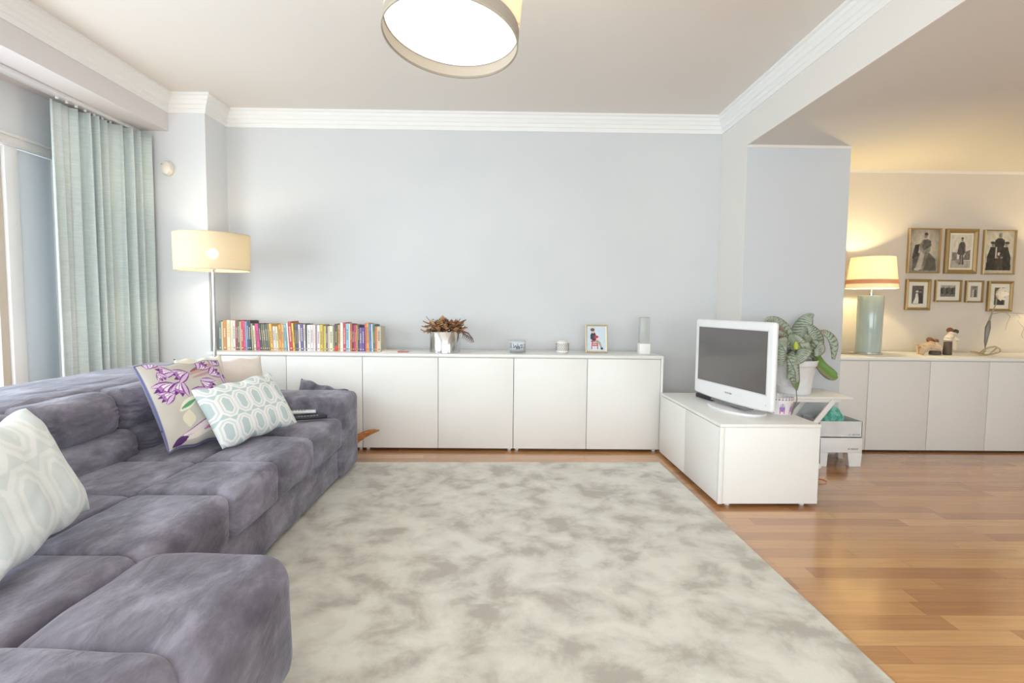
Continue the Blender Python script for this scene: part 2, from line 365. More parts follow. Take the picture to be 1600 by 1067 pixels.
cabinet('white low cabinet below the two figurines and the wire flower', 3.46, 4.44, D0, 4.92, .016, .755, 2, G, [3.46, 3.945, 4.44], dm=M_wdoor)
cabinet('white low cabinet cut off by the right edge of the photo', 4.44, 5.41, D0, 4.92, .016, .755, 2, G, dm=M_wdoor)
tag(B().box(2.69, 5.43, D0 - .005, 4.985, .757, .78, .002).obj('worktop', M_white), 'white worktop over the dining area cabinets, under the blue lamp', 'worktop')

# television bench
tb = thing('tv_bench', 'low white television bench with two plain fronts standing on the parquet', 'tv bench', (1.54, 3.68, 0), .018)
B().box(-.27, .297, -.57, .565, .022, .475, .002).obj('body', M_white, tb)
B().box(-.297, .299, -.574, .569, .476, .495, .002).obj('bench_top', M_white, tb)
B().box(-.297, -.272, -.574, -.552, .022, .475, .001).obj('side_panel_edge', M_white, tb)
for y0, y1 in ((-.55, .005), (.01, .565)): B().box(-.297, -.272, y0, y1, .024, .472, .002).obj('door', M_door, tb)
for x in (-.22, .23):
    for y in (-.52, .5): B().lathe([(0, 0), (.014, 0), (.017, .022), (0, .022)], (x, y, 0), 16).obj('foot', M_plastic, tb)

# television: front turned towards the sofa
ang = math.atan2(3.13 - 3.95, 1.54 - 1.37)          # direction of the screen's long side
tvt = thing('television', 'white framed flat television with a dark grey screen on the white bench', 'television', (1.475, 3.545, .495), ang)
Wt, z0, z1 = .42, .062, .592
b = rounded(Wt, .017, (z1 - z0) / 2, .018, n=(12, 3, 8)); bm = b.bm
for v in bm.verts:
    if v.co.z < -.2: v.co.z -= .018 * (1 - (v.co.x / Wt) ** 2)
housing = b.obj('housing', M_plastic, tvt, mtx=Matrix.Translation((0, .0185, (z0 + z1) / 2)), auto=60)
B().box(-Wt + .052, Wt - .052, -.0015, .004, z0 + .098, z1 - .055, .001).obj('screen', M_screen, tvt)
b = B()
for a, c, d, e in ((-Wt + .045, Wt - .045, z1 - .055, z1 - .049), (-Wt + .045, Wt - .045, z0 + .092, z0 + .098), (-Wt + .045, -Wt + .052, z0 + .092, z1 - .049), (Wt - .052, Wt - .045, z0 + .092, z1 - .049)): b.box(a, c, -.001, .004, d, e)
b.obj('screen_surround', mat('pale_surround', (216, 214, 218), .4), housing)
b = rounded(Wt * .62, .03, .17, .025, n=(6, 3, 6)); b.obj('rear_cover', M_plastic, tvt, mtx=Matrix.Translation((0, .07, .34)), auto=60)
B().lathe([(0, .0), (.215, .0), (.22, .006), (.216, .014), (.15, .02), (0, .022)], (0, .06, 0), 48, sx=1.15, sy=.62).obj('stand_base', M_plastic, tvt)
B().lathe([(.062, .016), (.05, .03), (.045, .1), (0, .1)], (0, .07, 0), 24, sx=1.1, sy=.5).obj('stand_neck', M_chrome, tvt)
B().box(-.2, .2, .0, .05, z0 - .028, z0 - .012, .004).obj('speaker_bar', mat('speaker_grey', (120, 118, 120), .5), tvt)
def marks(name, spec, h, pitch, y, x0, z0_, mt, parent):
    """lettering too small to read in the photo: a row of letter-sized strokes; spec gives the shape of each"""
    b = B(); w_ = pitch * .72; t = h * .2
    for k, ch in enumerate(spec):
        a = x0 + k * pitch; c = z0_
        if ch == ' ': continue
        if ch in 'bo': b.box(a, a + w_, y, y + .0008, c, c + t)
        if ch in 'bto': b.box(a, a + w_, y, y + .0008, c + h - t, c + h)
        if ch in 'blo': b.box(a, a + t, y, y + .0008, c, c + h)
        if ch in 'ro': b.box(a + w_ - t, a + w_, y, y + .0008, c, c + h)
        if ch in 'rl': b.box(a, a + w_, y, y + .0008, c + h * .4, c + h * .4 + t)
        if ch == 't': b.box(a + w_ / 2 - t / 2, a + w_ / 2 + t / 2, y, y + .0008, c, c + h)
    return b.obj(name, mt, parent, smooth=False)
RX = Matrix.Rotation(PI / 2, 4, 'X')
marks('maker_badge', 'torlbol', .009, .0115, -.001, -.04, z0 + .046, mat('badge_grey', (130, 128, 132), .4), tvt)
B().ball((Wt - .05, .003, z0 + .035), .003).obj('power_light', M_dark, tvt)
B().tube([(.3, .15, .45), (.36, .2, .3), (.34, .24, .12), (.3, .24, .02)], .003).obj('cable', mat('cable_grey', (120, 120, 120), .5), tvt)
tag(B().box(-.11, .11, -.05, .05, 0, .03, .004).obj('set_top_box', M_black, loc=(1.52, 3.98, .495)), 'slim black box lying behind the television on the white bench', 'set-top box').rotation_euler = (0, 0, ang)

# owl patterned pot
def owl_colour(u, v):
    base = (238, 232, 236)
    c = base
    if v > .83 and ((u * 26) % 1 - .5) ** 2 / .09 + ((v - .9) / .035) ** 2 < 1: c = (120, 60, 95)
    for k in range(7):
        uu = ((u - k / 7 + .5) % 1 - .5) * 7
        vv = v * 1.25
        sh = [(165, 140, 215), (205, 190, 225), (150, 130, 205)][k % 3]
        if (uu / .26) ** 2 + ((vv - .42) / .22) ** 2 < 1: c = sh
        if (uu / .2) ** 2 + ((vv - .66) / .16) ** 2 < 1: c = (175, 150, 190)
        for e in (-.09, .09):
            if ((uu - e) / .075) ** 2 + ((vv - .68) / .065) ** 2 < 1: c = (245, 240, 240)
            if ((uu - e) / .03) ** 2 + ((vv - .68) / .03) ** 2 < 1: c = (60, 30, 50)
        if abs(abs(uu) - .2) < .05 and .05 < vv < .42: c = (225, 120, 150)
    return lin(c)
ow = thing('owl_pot', 'small white pot printed with lilac owls, at the bench edge behind the television', 'pot', (1.775, 3.46, .495))
b = B()
def owl_s(u, v):
    r = .068 + .017 * v; z = .001 + .107 * v
    if v > .98: z += .004 * math.cos(u * 26 * 2 * PI)
    return (r * math.cos(2 * PI * u), r * math.sin(2 * PI * u), z)
b.sheet(owl_s, 182, 34, colour=owl_colour); bmesh.ops.remove_doubles(b.bm, verts=b.bm.verts, dist=1e-5)
b.obj('pot_wall', vmat('owl_print', .4), ow, auto=80)
B().lathe([(0, 0), (.067, 0), (.067, .003), (.08, .1), (.078, .1), (.064, .006), (0, .006)], (0, 0, 0), 40).obj('pot_lining', M_plastic, ow)

# ------------------------------------------------------------------ pictures
def img(shapes, bg, seed=0, grain=13):
    def f(u, v):
        c = bg(u, v) if callable(bg) else bg
        for s in shapes:
            if s[0] == 'e':
                _, cx, cy, rx, ry, col = s
                if ((u - cx) / rx) ** 2 + ((v - cy) / ry) ** 2 < 1: c = col
            else:
                _, pts, col = s; ins = False; j = len(pts) - 1
                for i in range(len(pts)):
                    xi, yi = pts[i]; xj, yj = pts[j]
                    if (yi > v) != (yj > v) and u < (xj - xi) * (v - yi) / (yj - yi) + xi: ins = not ins
                    j = i
                if ins: c = col
        g = noise.noise(Vector((u * 9, v * 9, seed))) * grain * 1.5 + noise.noise(Vector((u * 40, v * 40, seed))) * grain
        return lin(tuple(max(0, min(255, k + g)) for k in c))
    return f
M_print = vmat('photo_print', .45, .4)
def framed(name, label, loc, wd, ht, fw, fmat, picture, pw, ph, tilt=0, rz=0, group=None, depth=.022, matc=(232, 226, 212), cat='picture'):
    t = thing(name, label, cat, loc, rz, group)
    R = Matrix.Rotation(-tilt, 4, 'X')
    b = B(); d = depth
    o = [(-wd / 2, 0), (wd / 2, 0), (wd / 2, ht), (-wd / 2, ht)]; i_ = [(-wd / 2 + fw, fw), (wd / 2 - fw, fw), (wd / 2 - fw, ht - fw), (-wd / 2 + fw, ht - fw)]
    mid = [((a[0] + c[0]) / 2, (a[1] + c[1]) / 2) for a, c in zip(o, i_)]
    rr = [[b.bm.verts.new((x, y, z)) for x, z in q] for q, y in ((o, 0), (o, -d * .8), (mid, -d), (i_, -d * .6), (i_, 0))]
    for A, C in zip(rr, rr[1:]):
        for k in range(4): b.bm.faces.new((A[k], A[(k + 1) % 4], C[(k + 1) % 4], C[k]))
    b.obj('picture_frame', fmat, t, smooth=False, mtx=R)
    B().box(-wd / 2 + fw, wd / 2 - fw, -d * .35, -.001, fw, ht - fw).obj('mat_board', mat('mount_%d%d%d' % matc, matc, .8), t, smooth=False, mtx=R)
    cz = ht / 2
    B().sheet(lambda u, v: ((u - .5) * pw, -d * .35 - .0012, cz + (v - .5) * ph), 60, 84, colour=picture).obj('photograph', M_print, t, smooth=False, mtx=R)
    return t
K, Dk, Gm, Lg = (68, 64, 60), (98, 93, 87), (128, 122, 114), (190, 183, 170)
sk = (146, 136, 122)
def vg(a, c): return lambda u, v: tuple(a[i] + (c[i] - a[i]) * (1 - min(1, ((u - .5) ** 2 + (v - .6) ** 2) * 3)) for i in range(3))
pic_robe = img([('p', [(.12, .03), (.95, .03), (.9, .3), (.7, .45), (.3, .45), (.12, .3)], Dk), ('p', [(.1, .3), (.3, .38), (.34, .66), (.18, .64)], K),
    ('p', [(.22, .06), (.5, .04), (.62, .4), (.72, .5), (.74, .66), (.62, .78), (.42, .76), (.34, .62), (.36, .4)], (150, 143, 132)),
    ('p', [(.5, .5), (.74, .62), (.72, .74), (.6, .78), (.46, .76), (.42, .6)], Dk), ('p', [(.24, .07), (.44, .05), (.52, .4), (.4, .5)], (186, 179, 166)),
    ('p', [(.46, .12), (.56, .16), (.62, .44), (.54, .5)], (120, 114, 105)), ('e', .55, .86, .065, .06, sk), ('e', .555, .9, .065, .035, K), ('e', .38, .64, .05, .03, sk), ('e', .29, .06, .1, .03, (200, 195, 185))], vg((150, 142, 128), (205, 196, 178)), 1)
pic_stand = img([('p', [(0, 0), (1, 0), (1, .22), (0, .25)], (176, 168, 156)), ('p', [(.05, .22), (.3, .22), (.32, .46), (.06, .48)], Gm), ('p', [(.62, .25), (.95, .25), (.97, .55), (.75, .5)], (120, 114, 106)),
    ('p', [(.4, .1), (.52, .1), (.53, .42), (.44, .42)], Dk), ('p', [(.56, .1), (.66, .1), (.62, .44), (.53, .42)], Dk), ('p', [(.36, .4), (.68, .4), (.7, .72), (.62, .79), (.46, .79), (.38, .7)], (92, 86, 78)),
    ('p', [(.3, .42), (.38, .42), (.44, .74), (.38, .72)], (104, 98, 90)), ('p', [(.66, .42), (.72, .46), (.7, .7), (.63, .74)], (104, 98, 90)), ('e', .54, .86, .06, .06, sk), ('e', .54, .9, .065, .03, K), ('e', .36, .2, .12, .07, (150, 143, 133))], (214, 206, 190), 2)
pic_three = img([('p', [(.35, .5), (.65, .5), (.68, .78), (.58, .84), (.44, .84), (.34, .78)], K), ('p', [(.06, .06), (.5, .06), (.46, .5), (.36, .62), (.2, .62), (.1, .4)], (56, 53, 50)), ('p', [(.5, .06), (.93, .06), (.9, .4), (.8, .62), (.62, .62), (.52, .45)], (60, 57, 53)),
    ('p', [(.34, .08), (.66, .08), (.62, .42), (.4, .42)], (74, 70, 65)), ('e', .52, .9, .06, .055, sk), ('e', .29, .68, .06, .05, sk), ('e', .74, .68, .06, .05, sk), ('e', .28, .725, .09, .03, K), ('e', .76, .725, .09, .03, K), ('e', .52, .94, .055, .025, (150, 145, 138)), ('p', [(.38, .35), (.42, .35), (.42, .62), (.38, .62)], (200, 194, 182)), ('e', .44, .37, .04, .02, sk), ('e', .6, .37, .04, .02, sk)], vg((196, 188, 166), (222, 215, 196)), 3)
pic_bride = img([('p', [(.1, .02), (.62, .02), (.58, .3), (.48, .6), (.34, .56), (.28, .3)], (224, 220, 212)), ('p', [(.6, .02), (.95, .02), (.9, .5), (.8, .62), (.64, .6), (.6, .4)], K), ('e', .72, .68, .1, .07, sk), ('e', .72, .74, .12, .05, K), ('e', .46, .62, .09, .06, sk), ('e', .44, .68, .12, .05, (210, 206, 198))], (98, 94, 92), 4)
pic_group = img([('p', [(0, 0), (1, 0), (1, .2), (0, .25)], (120, 115, 108)), ('p', [(0, .7), (1, .8), (1, 1), (0, 1)], (176, 172, 164))] + [('e', .08 + .12 * k, .52 + .08 * math.sin(k * 2.1), .07, .32, [K, Dk, (100, 96, 90)][k % 3]) for k in range(8)] + [('e', .08 + .12 * k, .8 + .05 * math.sin(k * 2.1), .035, .06, sk) for k in range(8)], (92, 89, 84), 5)
pic_two = img([('p', [(.22, .02), (.5, .02), (.5, .6), (.38, .7), (.24, .6)], (196, 188, 174)), ('p', [(.5, .02), (.86, .02), (.82, .6), (.7, .7), (.54, .62)], Dk), ('e', .38, .78, .09, .08, sk), ('e', .68, .8, .09, .08, sk), ('e', .68, .86, .1, .05, K), ('e', .38, .85, .1, .05, Dk)], (150, 144, 132), 6)
pic_dark = img([('p', [(.1, 0), (.9, 0), (.85, .5), (.6, .7), (.3, .6)], K), ('e', .55, .78, .1, .08, sk), ('e', .3, .62, .1, .08, (160, 152, 140)), ('e', .75, .6, .09, .08, (160, 152, 140))], (104, 101, 92), 7)
GW = 'gilt framed old photographs on the dining wall'
YW = 4.998
def wallpic(label, x0, x1, za, zb, fw, pic, pw, ph, fm=M_gold, **k):
    return framed('wall_picture', label, ((x0 + x1) / 2, YW, za), x1 - x0, zb - za, fw, fm, pic, pw, ph, group=GW, depth=.03, **k)
M_thin = mat('thin_gilt', (186, 160, 116), .35, metal=.45)
wallpic('thin gilt framed old photograph of a seated person in a draped robe', 3.68, 3.98, 1.505, 1.913, .013, pic_robe, .27, .38, M_thin)
wallpic('wide gilt framed old photograph of one person standing outdoors, middle of the top row', 4.025, 4.322, 1.503, 1.911, .037, pic_stand, .185, .30)
wallpic('thin gilt framed old photograph of three people in dark clothes', 4.377, 4.675, 1.50, 1.907, .012, pic_three, .27, .38, M_thin, matc=(222, 214, 192))
wallpic('gilt framed photograph of a bridal couple, left end of the bottom row', 3.682, 3.910, 1.166, 1.449, .024, pic_bride, .108, .165)
wallpic('small landscape gilt framed photograph of a group of people in the bottom row', 3.953, 4.196, 1.245, 1.445, .013, pic_group, .138, .105)
wallpic('smallest gilt framed photograph, two people standing, in the bottom row', 4.238, 4.40, 1.242, 1.442, .013, pic_two, .065, .105)
wallpic('gilt framed photograph partly hidden by the pale flower, right end of the bottom row', 4.445, 4.675, 1.161, 1.44, .024, pic_dark, .10, .16)
red, nav = (196, 48, 56), (52, 56, 74)
pic_child = img([('p', [(.2, .02), (.8, .02), (.8, .06), (.2, .06)], (222, 222, 224)), ('p', [(.2, .06), (.25, .06), (.3, .42), (.25, .42)], red), ('p', [(.55, .06), (.6, .06), (.58, .42), (.52, .42)], red), ('p', [(.22, .2), (.6, .2), (.6, .24), (.22, .24)], red),
    ('p', [(.2, .36), (.62, .36), (.62, .42), (.2, .42)], red), ('p', [(.24, .28), (.6, .28), (.6, .31), (.24, .31)], red), ('p', [(.4, .42), (.7, .38), (.84, .1), (.76, .08), (.62, .3), (.4, .36)], (168, 156, 138)), ('e', .8, .09, .08, .05, nav),
    ('p', [(.16, .5), (.3, .42), (.46, .42), (.5, .6), (.42, .76), (.24, .76), (.15, .66)], nav), ('e', .48, .58, .13, .06, red), ('p', [(.42, .5), (.62, .56), (.6, .62), (.4, .56)], red), ('e', .52, .46, .05, .03, (214, 172, 150)), ('e', .31, .81, .095, .085, (222, 182, 160)), ('e', .28, .88, .12, .07, (104, 78, 62))], (206, 218, 230), 8, 4)
t = framed('photo_frame', 'small gold framed photo of a child on a red chair, standing on the white worktop', (.765, 4.535, .781), .185, .235, .013, M_gold2, pic_child, .15, .2, tilt=.16, depth=.014, matc=(236, 236, 238), cat='photo frame')
B().box(-.02, .02, .0, .085, 0, .006).box(-.02, .02, .075, .085, 0, .1, rot=Matrix.Translation((0, .03, 0)) @ Matrix.Rotation(.5, 4, 'X')).obj('easel_back', M_dark, t, smooth=False)

# ------------------------------------------------------------------ books
# (left px-like step, width cm, height cm, lean deg, colour, colour words)
BK = [(2.0, 24.0, 0, (84, 116, 120), 'dark teal'), (1.5, 23.4, 0, (214, 202, 160), 'sand'), (3.1, 24.6, 0, (192, 126, 70), 'orange brown'), (3.4, 24.8, 0, (232, 214, 184), 'cream red-lettered'), (1.9, 24.6, 0, (228, 222, 198), 'pale cream'), (2.5, 24.4, 0, (226, 214, 208), 'pale pink'),
 (1.7, 24.5, -1, (146, 58, 72), 'maroon'), (1.6, 24.3, -1, (70, 104, 72), 'forest green'), (1.2, 23.6, -1, (206, 186, 150), 'beige'), (1.9, 24.4, -1, (196, 66, 86), 'crimson'), (1.8, 24.3, -1, (216, 78, 110), 'rose red'), (1.4, 23.8, -1, (120, 160, 204), 'sky blue'), (1.5, 24.4, -1, (66, 76, 116), 'navy'), (1.9, 24.2, -1, (54, 58, 66), 'charcoal'),
 (1.6, 22.0, -2, (150, 150, 134), 'olive grey'), (2.0, 20.5, -3, (222, 208, 178), 'cream plain'), (2.9, 22.0, -4.5, (206, 62, 134), 'magenta'), (1.7, 21.8, -4.5, (70, 64, 70), 'black grey'), (1.8, 21.8, -4, (96, 100, 86), 'moss grey'), (1.7, 21.7, -4, (112, 108, 96), 'stone grey'), (1.7, 21.8, -3.5, (88, 92, 78), 'dark olive'), (1.7, 21.8, -3.5, (104, 112, 92), 'lichen grey'),
 (2.6, 22.0, -4, (232, 176, 72), 'amber yellow'), (2.4, 20.0, -2.5, (222, 206, 220), 'pale lilac'), (2.2, 20.0, -2.5, (214, 214, 160), 'pale lime'), (2.6, 21.5, -1.5, (218, 150, 84), 'orange patterned'), (1.9, 21.6, -1, (230, 176, 106), 'apricot'), (2.4, 21.7, -1.5, (140, 184, 196), 'pale turquoise'), (1.5, 22.6, -3, (238, 234, 234), 'thin white'),
 (2.9, 24.0, -3.5, (188, 56, 66), 'brick red'), (1.8, 22.8, -3.5, (236, 190, 80), 'golden'), (1.5, 22.2, -2, (92, 92, 56), 'dark khaki'), (1.7, 22.0, -2, (70, 74, 132), 'indigo'), (1.7, 21.8, -1.5, (224, 216, 200), 'bone'), (2.7, 22.2, -1.5, (92, 84, 148), 'blue violet'), (1.5, 21.8, -1, (228, 222, 206), 'ivory'), (1.3, 22.0, -1, (74, 68, 66), 'smoke black'),
 (3.2, 21.4, 0, (244, 242, 248), 'bright white'), (2.2, 21.4, 0, (234, 220, 222), 'blush'), (2.0, 21.4, 0, (230, 222, 224), 'pearl'), (1.3, 21.6, 0, (146, 122, 140), 'mauve'), (2.6, 21.4, 0, (240, 228, 234), 'pinkish white'), (2.6, 21.6, 0, (214, 190, 66), 'mustard'), (1.1, 20.8, 0, (190, 134, 116), 'dusty rose'), (1.4, 20.6, 0, (216, 216, 74), 'lime yellow'), (1.5, 20.8, 0, (98, 98, 122), 'slate'), (1.4, 20.6, 0, (200, 178, 160), 'taupe'),
 (3.4, 20.8, 0, (228, 222, 196), 'thick cream'), (1.2, 21.4, 0, (140, 146, 104), 'sage'), (2.8, 22.4, 0, (84, 74, 80), 'dark red-footed'), (2.2, 21.8, 0, (200, 150, 84), 'ochre'), (2.6, 23.4, 0, (246, 240, 240), 'glossy white'), (2.3, 23.6, 0, (206, 64, 66), 'scarlet'), (2.5, 22.8, 0, (140, 198, 222), 'light blue'), (1.1, 22.6, 0, (238, 236, 228), 'slim white'), (1.9, 22.6, 0, (182, 98, 66), 'rust'), (1.6, 21.8, 0, (120, 46, 54), 'wine red'),
 (1.9, 21.8, 0, (196, 60, 114), 'raspberry'), (1.2, 21.6, 0, (206, 168, 76), 'ochre striped'), (1.6, 21.6, 0, (62, 68, 90), 'blue black'), (2.2, 19.6, 0, (118, 92, 160), 'violet'), (2.3, 19.6, 0, (98, 80, 150), 'deep violet'), (1.5, 23.2, -1, (214, 108, 118), 'coral'), (2.1, 23.2, -1, (232, 160, 76), 'orange'), (2.1, 22.6, -1, (88, 130, 200), 'cobalt'), (1.2, 22.6, -1, (236, 236, 220), 'narrow white'), (1.8, 22.2, 0, (56, 118, 118), 'petrol green'), (1.6, 20.6, 0, (230, 100, 58), 'orange red'), (3.6, 20.6, 0, (206, 194, 168), 'thick beige')]
M_pages = mat('book_pages', (232, 226, 210), .8)
tot = sum(k[0] for k in BK); x = -2.335
def slack(i): return max(0, BK[i][1] / 100 * (math.tan(math.radians(-BK[i][2])) - math.tan(math.radians(-BK[i - 1][2])))) + .0004 if i else 0
fac = (1.318 - sum(slack(i) for i in range(len(BK)))) / tot
for i, (wd, ht, lean, col, words) in enumerate(BK):
    col = tuple(k * .86 + g * .14 for k, g in zip(col, (196, 190, 186)))
    wd_ = wd * fac; wf = wd_ * .93; h = ht / 100 * .995; dep = .15 + (i * 37 % 5) * .006
    nm = BK[i - 1][4] if i else None; nx = BK[i + 1][4] if i < len(BK) - 1 else None
    lab = ('%s book at the right end of the row, next to the %s one' % (words, nm)) if not nx else ('%s book at the left end of the row, behind the lamp pole' % words) if not nm else '%s book standing between the %s and %s books' % (words, nm, nx)
    bmx = B(); c2 = .0012
    bmx.box(0, wf, -.001, .0018, 0, h, .0008, 1); bmx.box(0, c2, .0018, dep, 0, h); bmx.box(wf - c2, wf, .0018, dep, 0, h)
    bmx.box(c2, wf - c2, .0018, dep - .004, .003, h - .004, mi=1)
    rr = random.Random(i)
    hs = sum(col) > 420
    inkc = (110, 40, 50) if 'lettered' in words else ((90, 80, 80) if hs else (230, 224, 210))
    mb = mat('book_cover_' + words.replace(' ', '_'), col, .5); mk = mat('ink_' + words.replace(' ', '_'), inkc if rr.random() > .25 else (212, 180, 110), .6)
    if wf > .012:                                                # title lettering on the spine: small dashes
        z = h * (.25 + .2 * rr.random()); zt = h * (.7 + .15 * rr.random())
        if 'lettered' in words: z, zt = h * .45, h * .9
        while z < zt:
            q = .004 + .006 * rr.random(); a = wf * (.28 if 'lettered' not in words else .12); bmx.box(a, wf - a, -.0016, -.0009, z, z + q * .6, mi=2); z += q + .002
    bmx.box(wf * .25, wf * .75, -.0016, -.0009, h * .07, h * .1, mi=2)
    if 'red-footed' in words: bmx.box(.0005, wf - .0005, -.0018, -.0008, .001, h * .2, mi=3)
    o = bmx.obj('book', [mb, M_pages, mk, mat('book_red_foot', (206, 72, 80), .5)], smooth=False)
    tag(o, lab, 'book', 'books in a row on the white worktop')
    x += slack(i); o.location = (x, 4.46, .7805)
    th = math.radians(lean)
    o.rotation_euler = (0, th, 0)
    x += wd_
o = thing('magazine', 'pale magazine with a red edge lying flat at the right end of the books', 'magazine', (-.90, 4.47, .7805), .12)
B().box(-.105, .105, -.07, .10, 0, .006, .001).obj('pages', M_pages, o); B().box(-.106, .106, -.071, .101, .006, .0075).obj('cover', mat('mag_cover', (222, 206, 196), .35), o)
B().box(.02, .107, -.0725, -.0705, .0005, .0074).obj('red_spine', mat('mag_red', (186, 72, 76), .5), o)
tag(B().box(-.075, .075, -.05, .07, 0, .005, .001).obj('booklet', mat('booklet_paper', (206, 200, 196), .5), loc=(-.93, 4.49, .7885)), 'small pale booklet lying on the magazine beside the books', 'booklet').rotation_euler = (0, 0, -.25)

# ------------------------------------------------------------------ things on the living room worktop
sp = thing('steel_pot', 'shiny round steel pot holding dried flowers on the white worktop', 'pot', (-.495, 4.47, .7805))
B().lathe([(0, 0), (.122, 0), (.126, .003), (.126, .168), (.124, .171), (.122, .168), (.122, .02), (0, .02)], seg=64).obj('pot_wall', M_polish, sp)
M_dry = noise_tint(mat('dried_petal', (170, 130, 96), .8), (146, 100, 78), (214, 170, 116), 16)
M_dry2 = noise_tint(mat('dried_stem', (104, 72, 66), .8), (88, 58, 56), (130, 96, 80), 20)
df = thing('dried_flowers', 'dried brown flower heads and leaves spilling from the steel pot', 'dried flowers', (-.495, 4.47, .92))
rr = random.Random(9); b = B()
for k in range(190):
    a = rr.uniform(0, 2 * PI); q = rr.uniform(.02, .135); bx_, by_ = q * math.cos(a) * 1.1, q * math.sin(a) * .7; bz = .045 + rr.uniform(-.02, .06) - .1 * max(0, q - .12)
    L_, wl = rr.uniform(.03, .065), rr.uniform(.012, .026); dv = Vector((math.cos(a) * .8 + rr.uniform(-.4, .4), math.sin(a) * .6, rr.uniform(-.2, .7))).normalized(); sd = dv.cross(Vector((0, 0, 1))).normalized(); cu = rr.uniform(-.02, .02)
    b.sheet(lambda u, v: Vector((bx_, by_, bz)) + dv * (u * L_) + sd * ((v - .5) * 2 * wl * math.sin(PI * min(.97, u * .9 + .05))) + Vector((0, 0, cu * u * u + .006 * math.sin(v * PI * 2))), 4, 3)
b.obj('petals', M_dry, df, auto=180)
b = B()
for k in range(26):
    a = rr.uniform(0, 2 * PI); q = rr.uniform(.0, .09); x_, y_ = q * math.cos(a), q * math.sin(a) * .7
    b.tube([(x_ * .6, y_ * .6, -.02), (x_, y_, .05), (x_ * 1.1, y_ * 1.1, .09 + rr.uniform(0, .05))], [.0025, .002, .001], 5)
    for j in range(4): b.ball((x_ * 1.1 + rr.uniform(-.012, .012), y_ * 1.1, .09 + rr.uniform(-.01, .04)), .006, sub=1)
b.obj('stems', M_dry2, df)
b = B(); sx = [(.08, 0, .03), (.14, -.02, .035), (.19, -.03, .02), (.225, -.03, -.02)]; b.tube(sx, [.006, .007, .006, .003], 7)
for k in range(7):
    p = Vector(sx[1]).lerp(Vector(sx[3]), k / 6); b.tube([p, p + Vector((.012, 0, -.03)), p + Vector((.004 - .004 * k, 0, -.062 + .004 * k))], [.006, .005, .001], 6)
b.obj('drooping_spray', M_dry2, df)

cj = thing('candle_jar', 'small square glass candle holder with a blue inscription on the worktop', 'candle holder', (.10, 4.49, .7805))
b = B().box(-.068, .068, -.068, .068, 0, .105, .012, 3); b.obj('glass_jar', mat('thick_glass', (236, 240, 246), .05, trans=.6), cj, auto=60)
B().box(-.060, .060, -.0695, -.0682, .008, .03, .0005).box(.048, .060, -.0695, -.0682, .03, .08, .0005).box(-.058, -.047, -.0695, -.0682, .04, .085, .0005).obj('painted_reflections', mat('reflection_grey', (128, 132, 132), .15), cj)  # dark reflections in the glass, painted as flat grey strips
B().lathe([(0, .012), (.05, .012), (.05, .085), (0, .088)], seg=28).obj('candle', mat('candle_wax', (236, 236, 240), .5), cj)
b = B()
for (x_, z_, dx, dz) in ((-.035, .04, .0, .04), (-.03, .045, .012, .02), (-.018, .065, .012, -.025), (-.004, .04, .006, .04), (.004, .06, .012, -.02), (.018, .06, -.008, -.018), (.02, .06, .01, .012), (.03, .04, .008, .035), (-.01, .035, .03, .004)):
    b.tube([(x_, -.0695, z_), (x_ + dx * .5 + .003, -.0695, z_ + dz * .5), (x_ + dx, -.0695, z_ + dz)], .0022, 5)
b.obj('inscription', mat('blue_ink', (52, 60, 104), .5), cj)
ln = thing('lantern', 'small white ceramic tealight lantern with pierced holes on the worktop', 'lantern', (.475, 4.49, .7805))
b = B().lathe([(0, 0), (.042, 0), (.05, .008), (.052, .03), (.052, .075), (.046, .095), (.032, .104), (.026, .106), (.026, .1), (.04, .09), (.046, .07), (.046, .02), (0, .016)], seg=40); b.obj('lantern_shell', mat('ceramic_white', (232, 228, 224), .35), ln)
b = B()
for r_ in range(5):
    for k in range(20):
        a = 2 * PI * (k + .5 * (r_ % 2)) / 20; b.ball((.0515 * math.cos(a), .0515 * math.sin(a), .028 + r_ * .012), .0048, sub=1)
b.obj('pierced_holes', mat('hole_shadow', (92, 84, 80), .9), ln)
gl = thing('glass_lamp', 'upright clear glass block on a white cube at the right end of the worktop', 'glass ornament', (1.15, 4.49, .7805))
B().box(-.044, .044, -.044, .044, 0, .088, .003).obj('base', M_white, gl)
B().box(-.037, .037, -.037, .037, .0885, .30, .003).obj('glass_block', mat('etched_glass', (212, 214, 212), .2, trans=.2), gl)
b = B()
for k in range(13): b.box(-.03, .03, -.0385, -.0372, .105 + k * .014, .1065 + k * .014)
for k in range(4): b.box(-.03 + k * .02 - .0008, -.03 + k * .02 + .0008, -.0385, -.0372, .1, .285)
b.obj('etched_lines', mat('etch_grey', (176, 178, 176), .5), gl); B().box(-.037, .037, -.037, .037, .3005, .305, .002).obj('cap', mat('cap_grey', (188, 190, 190), .4), gl)

# ------------------------------------------------------------------ table lamp, figurines, wire flower (dining worktop)
tl = thing('table_lamp', 'pale blue cylinder table lamp with a lit white shade on the dining worktop', 'lamp', (3.17, 4.70, .7805))
B().lathe([(0, 0), (.108, 0), (.110, .004), (.110, .014), (.104, .018), (0, .018)], seg=48).obj('base', M_polish, tl)
B().lathe([(.0, .018), (.094, .018), (.097, .024), (.1, .5), (.097, .506), (0, .508)], seg=48).obj('lamp_body', noise_tint(mat('blue_glaze', (176, 192, 190), .12, spec=.7, coat=.4), (172, 188, 186), (180, 195, 193), 3), tl)
B().lathe([(.014, .506), (.014, .53), (.006, .535), (.006, .66), (0, .66)], seg=16).obj('stem', M_polish, tl)
b = B().lathe([(.197, .567), (.166, .835), (.164, .835), (.195, .567)], seg=64); tsh = b.obj('lamp_shade', shade_mat('cream_shade', (252, 244, 226), .27, thru=.05), tl)
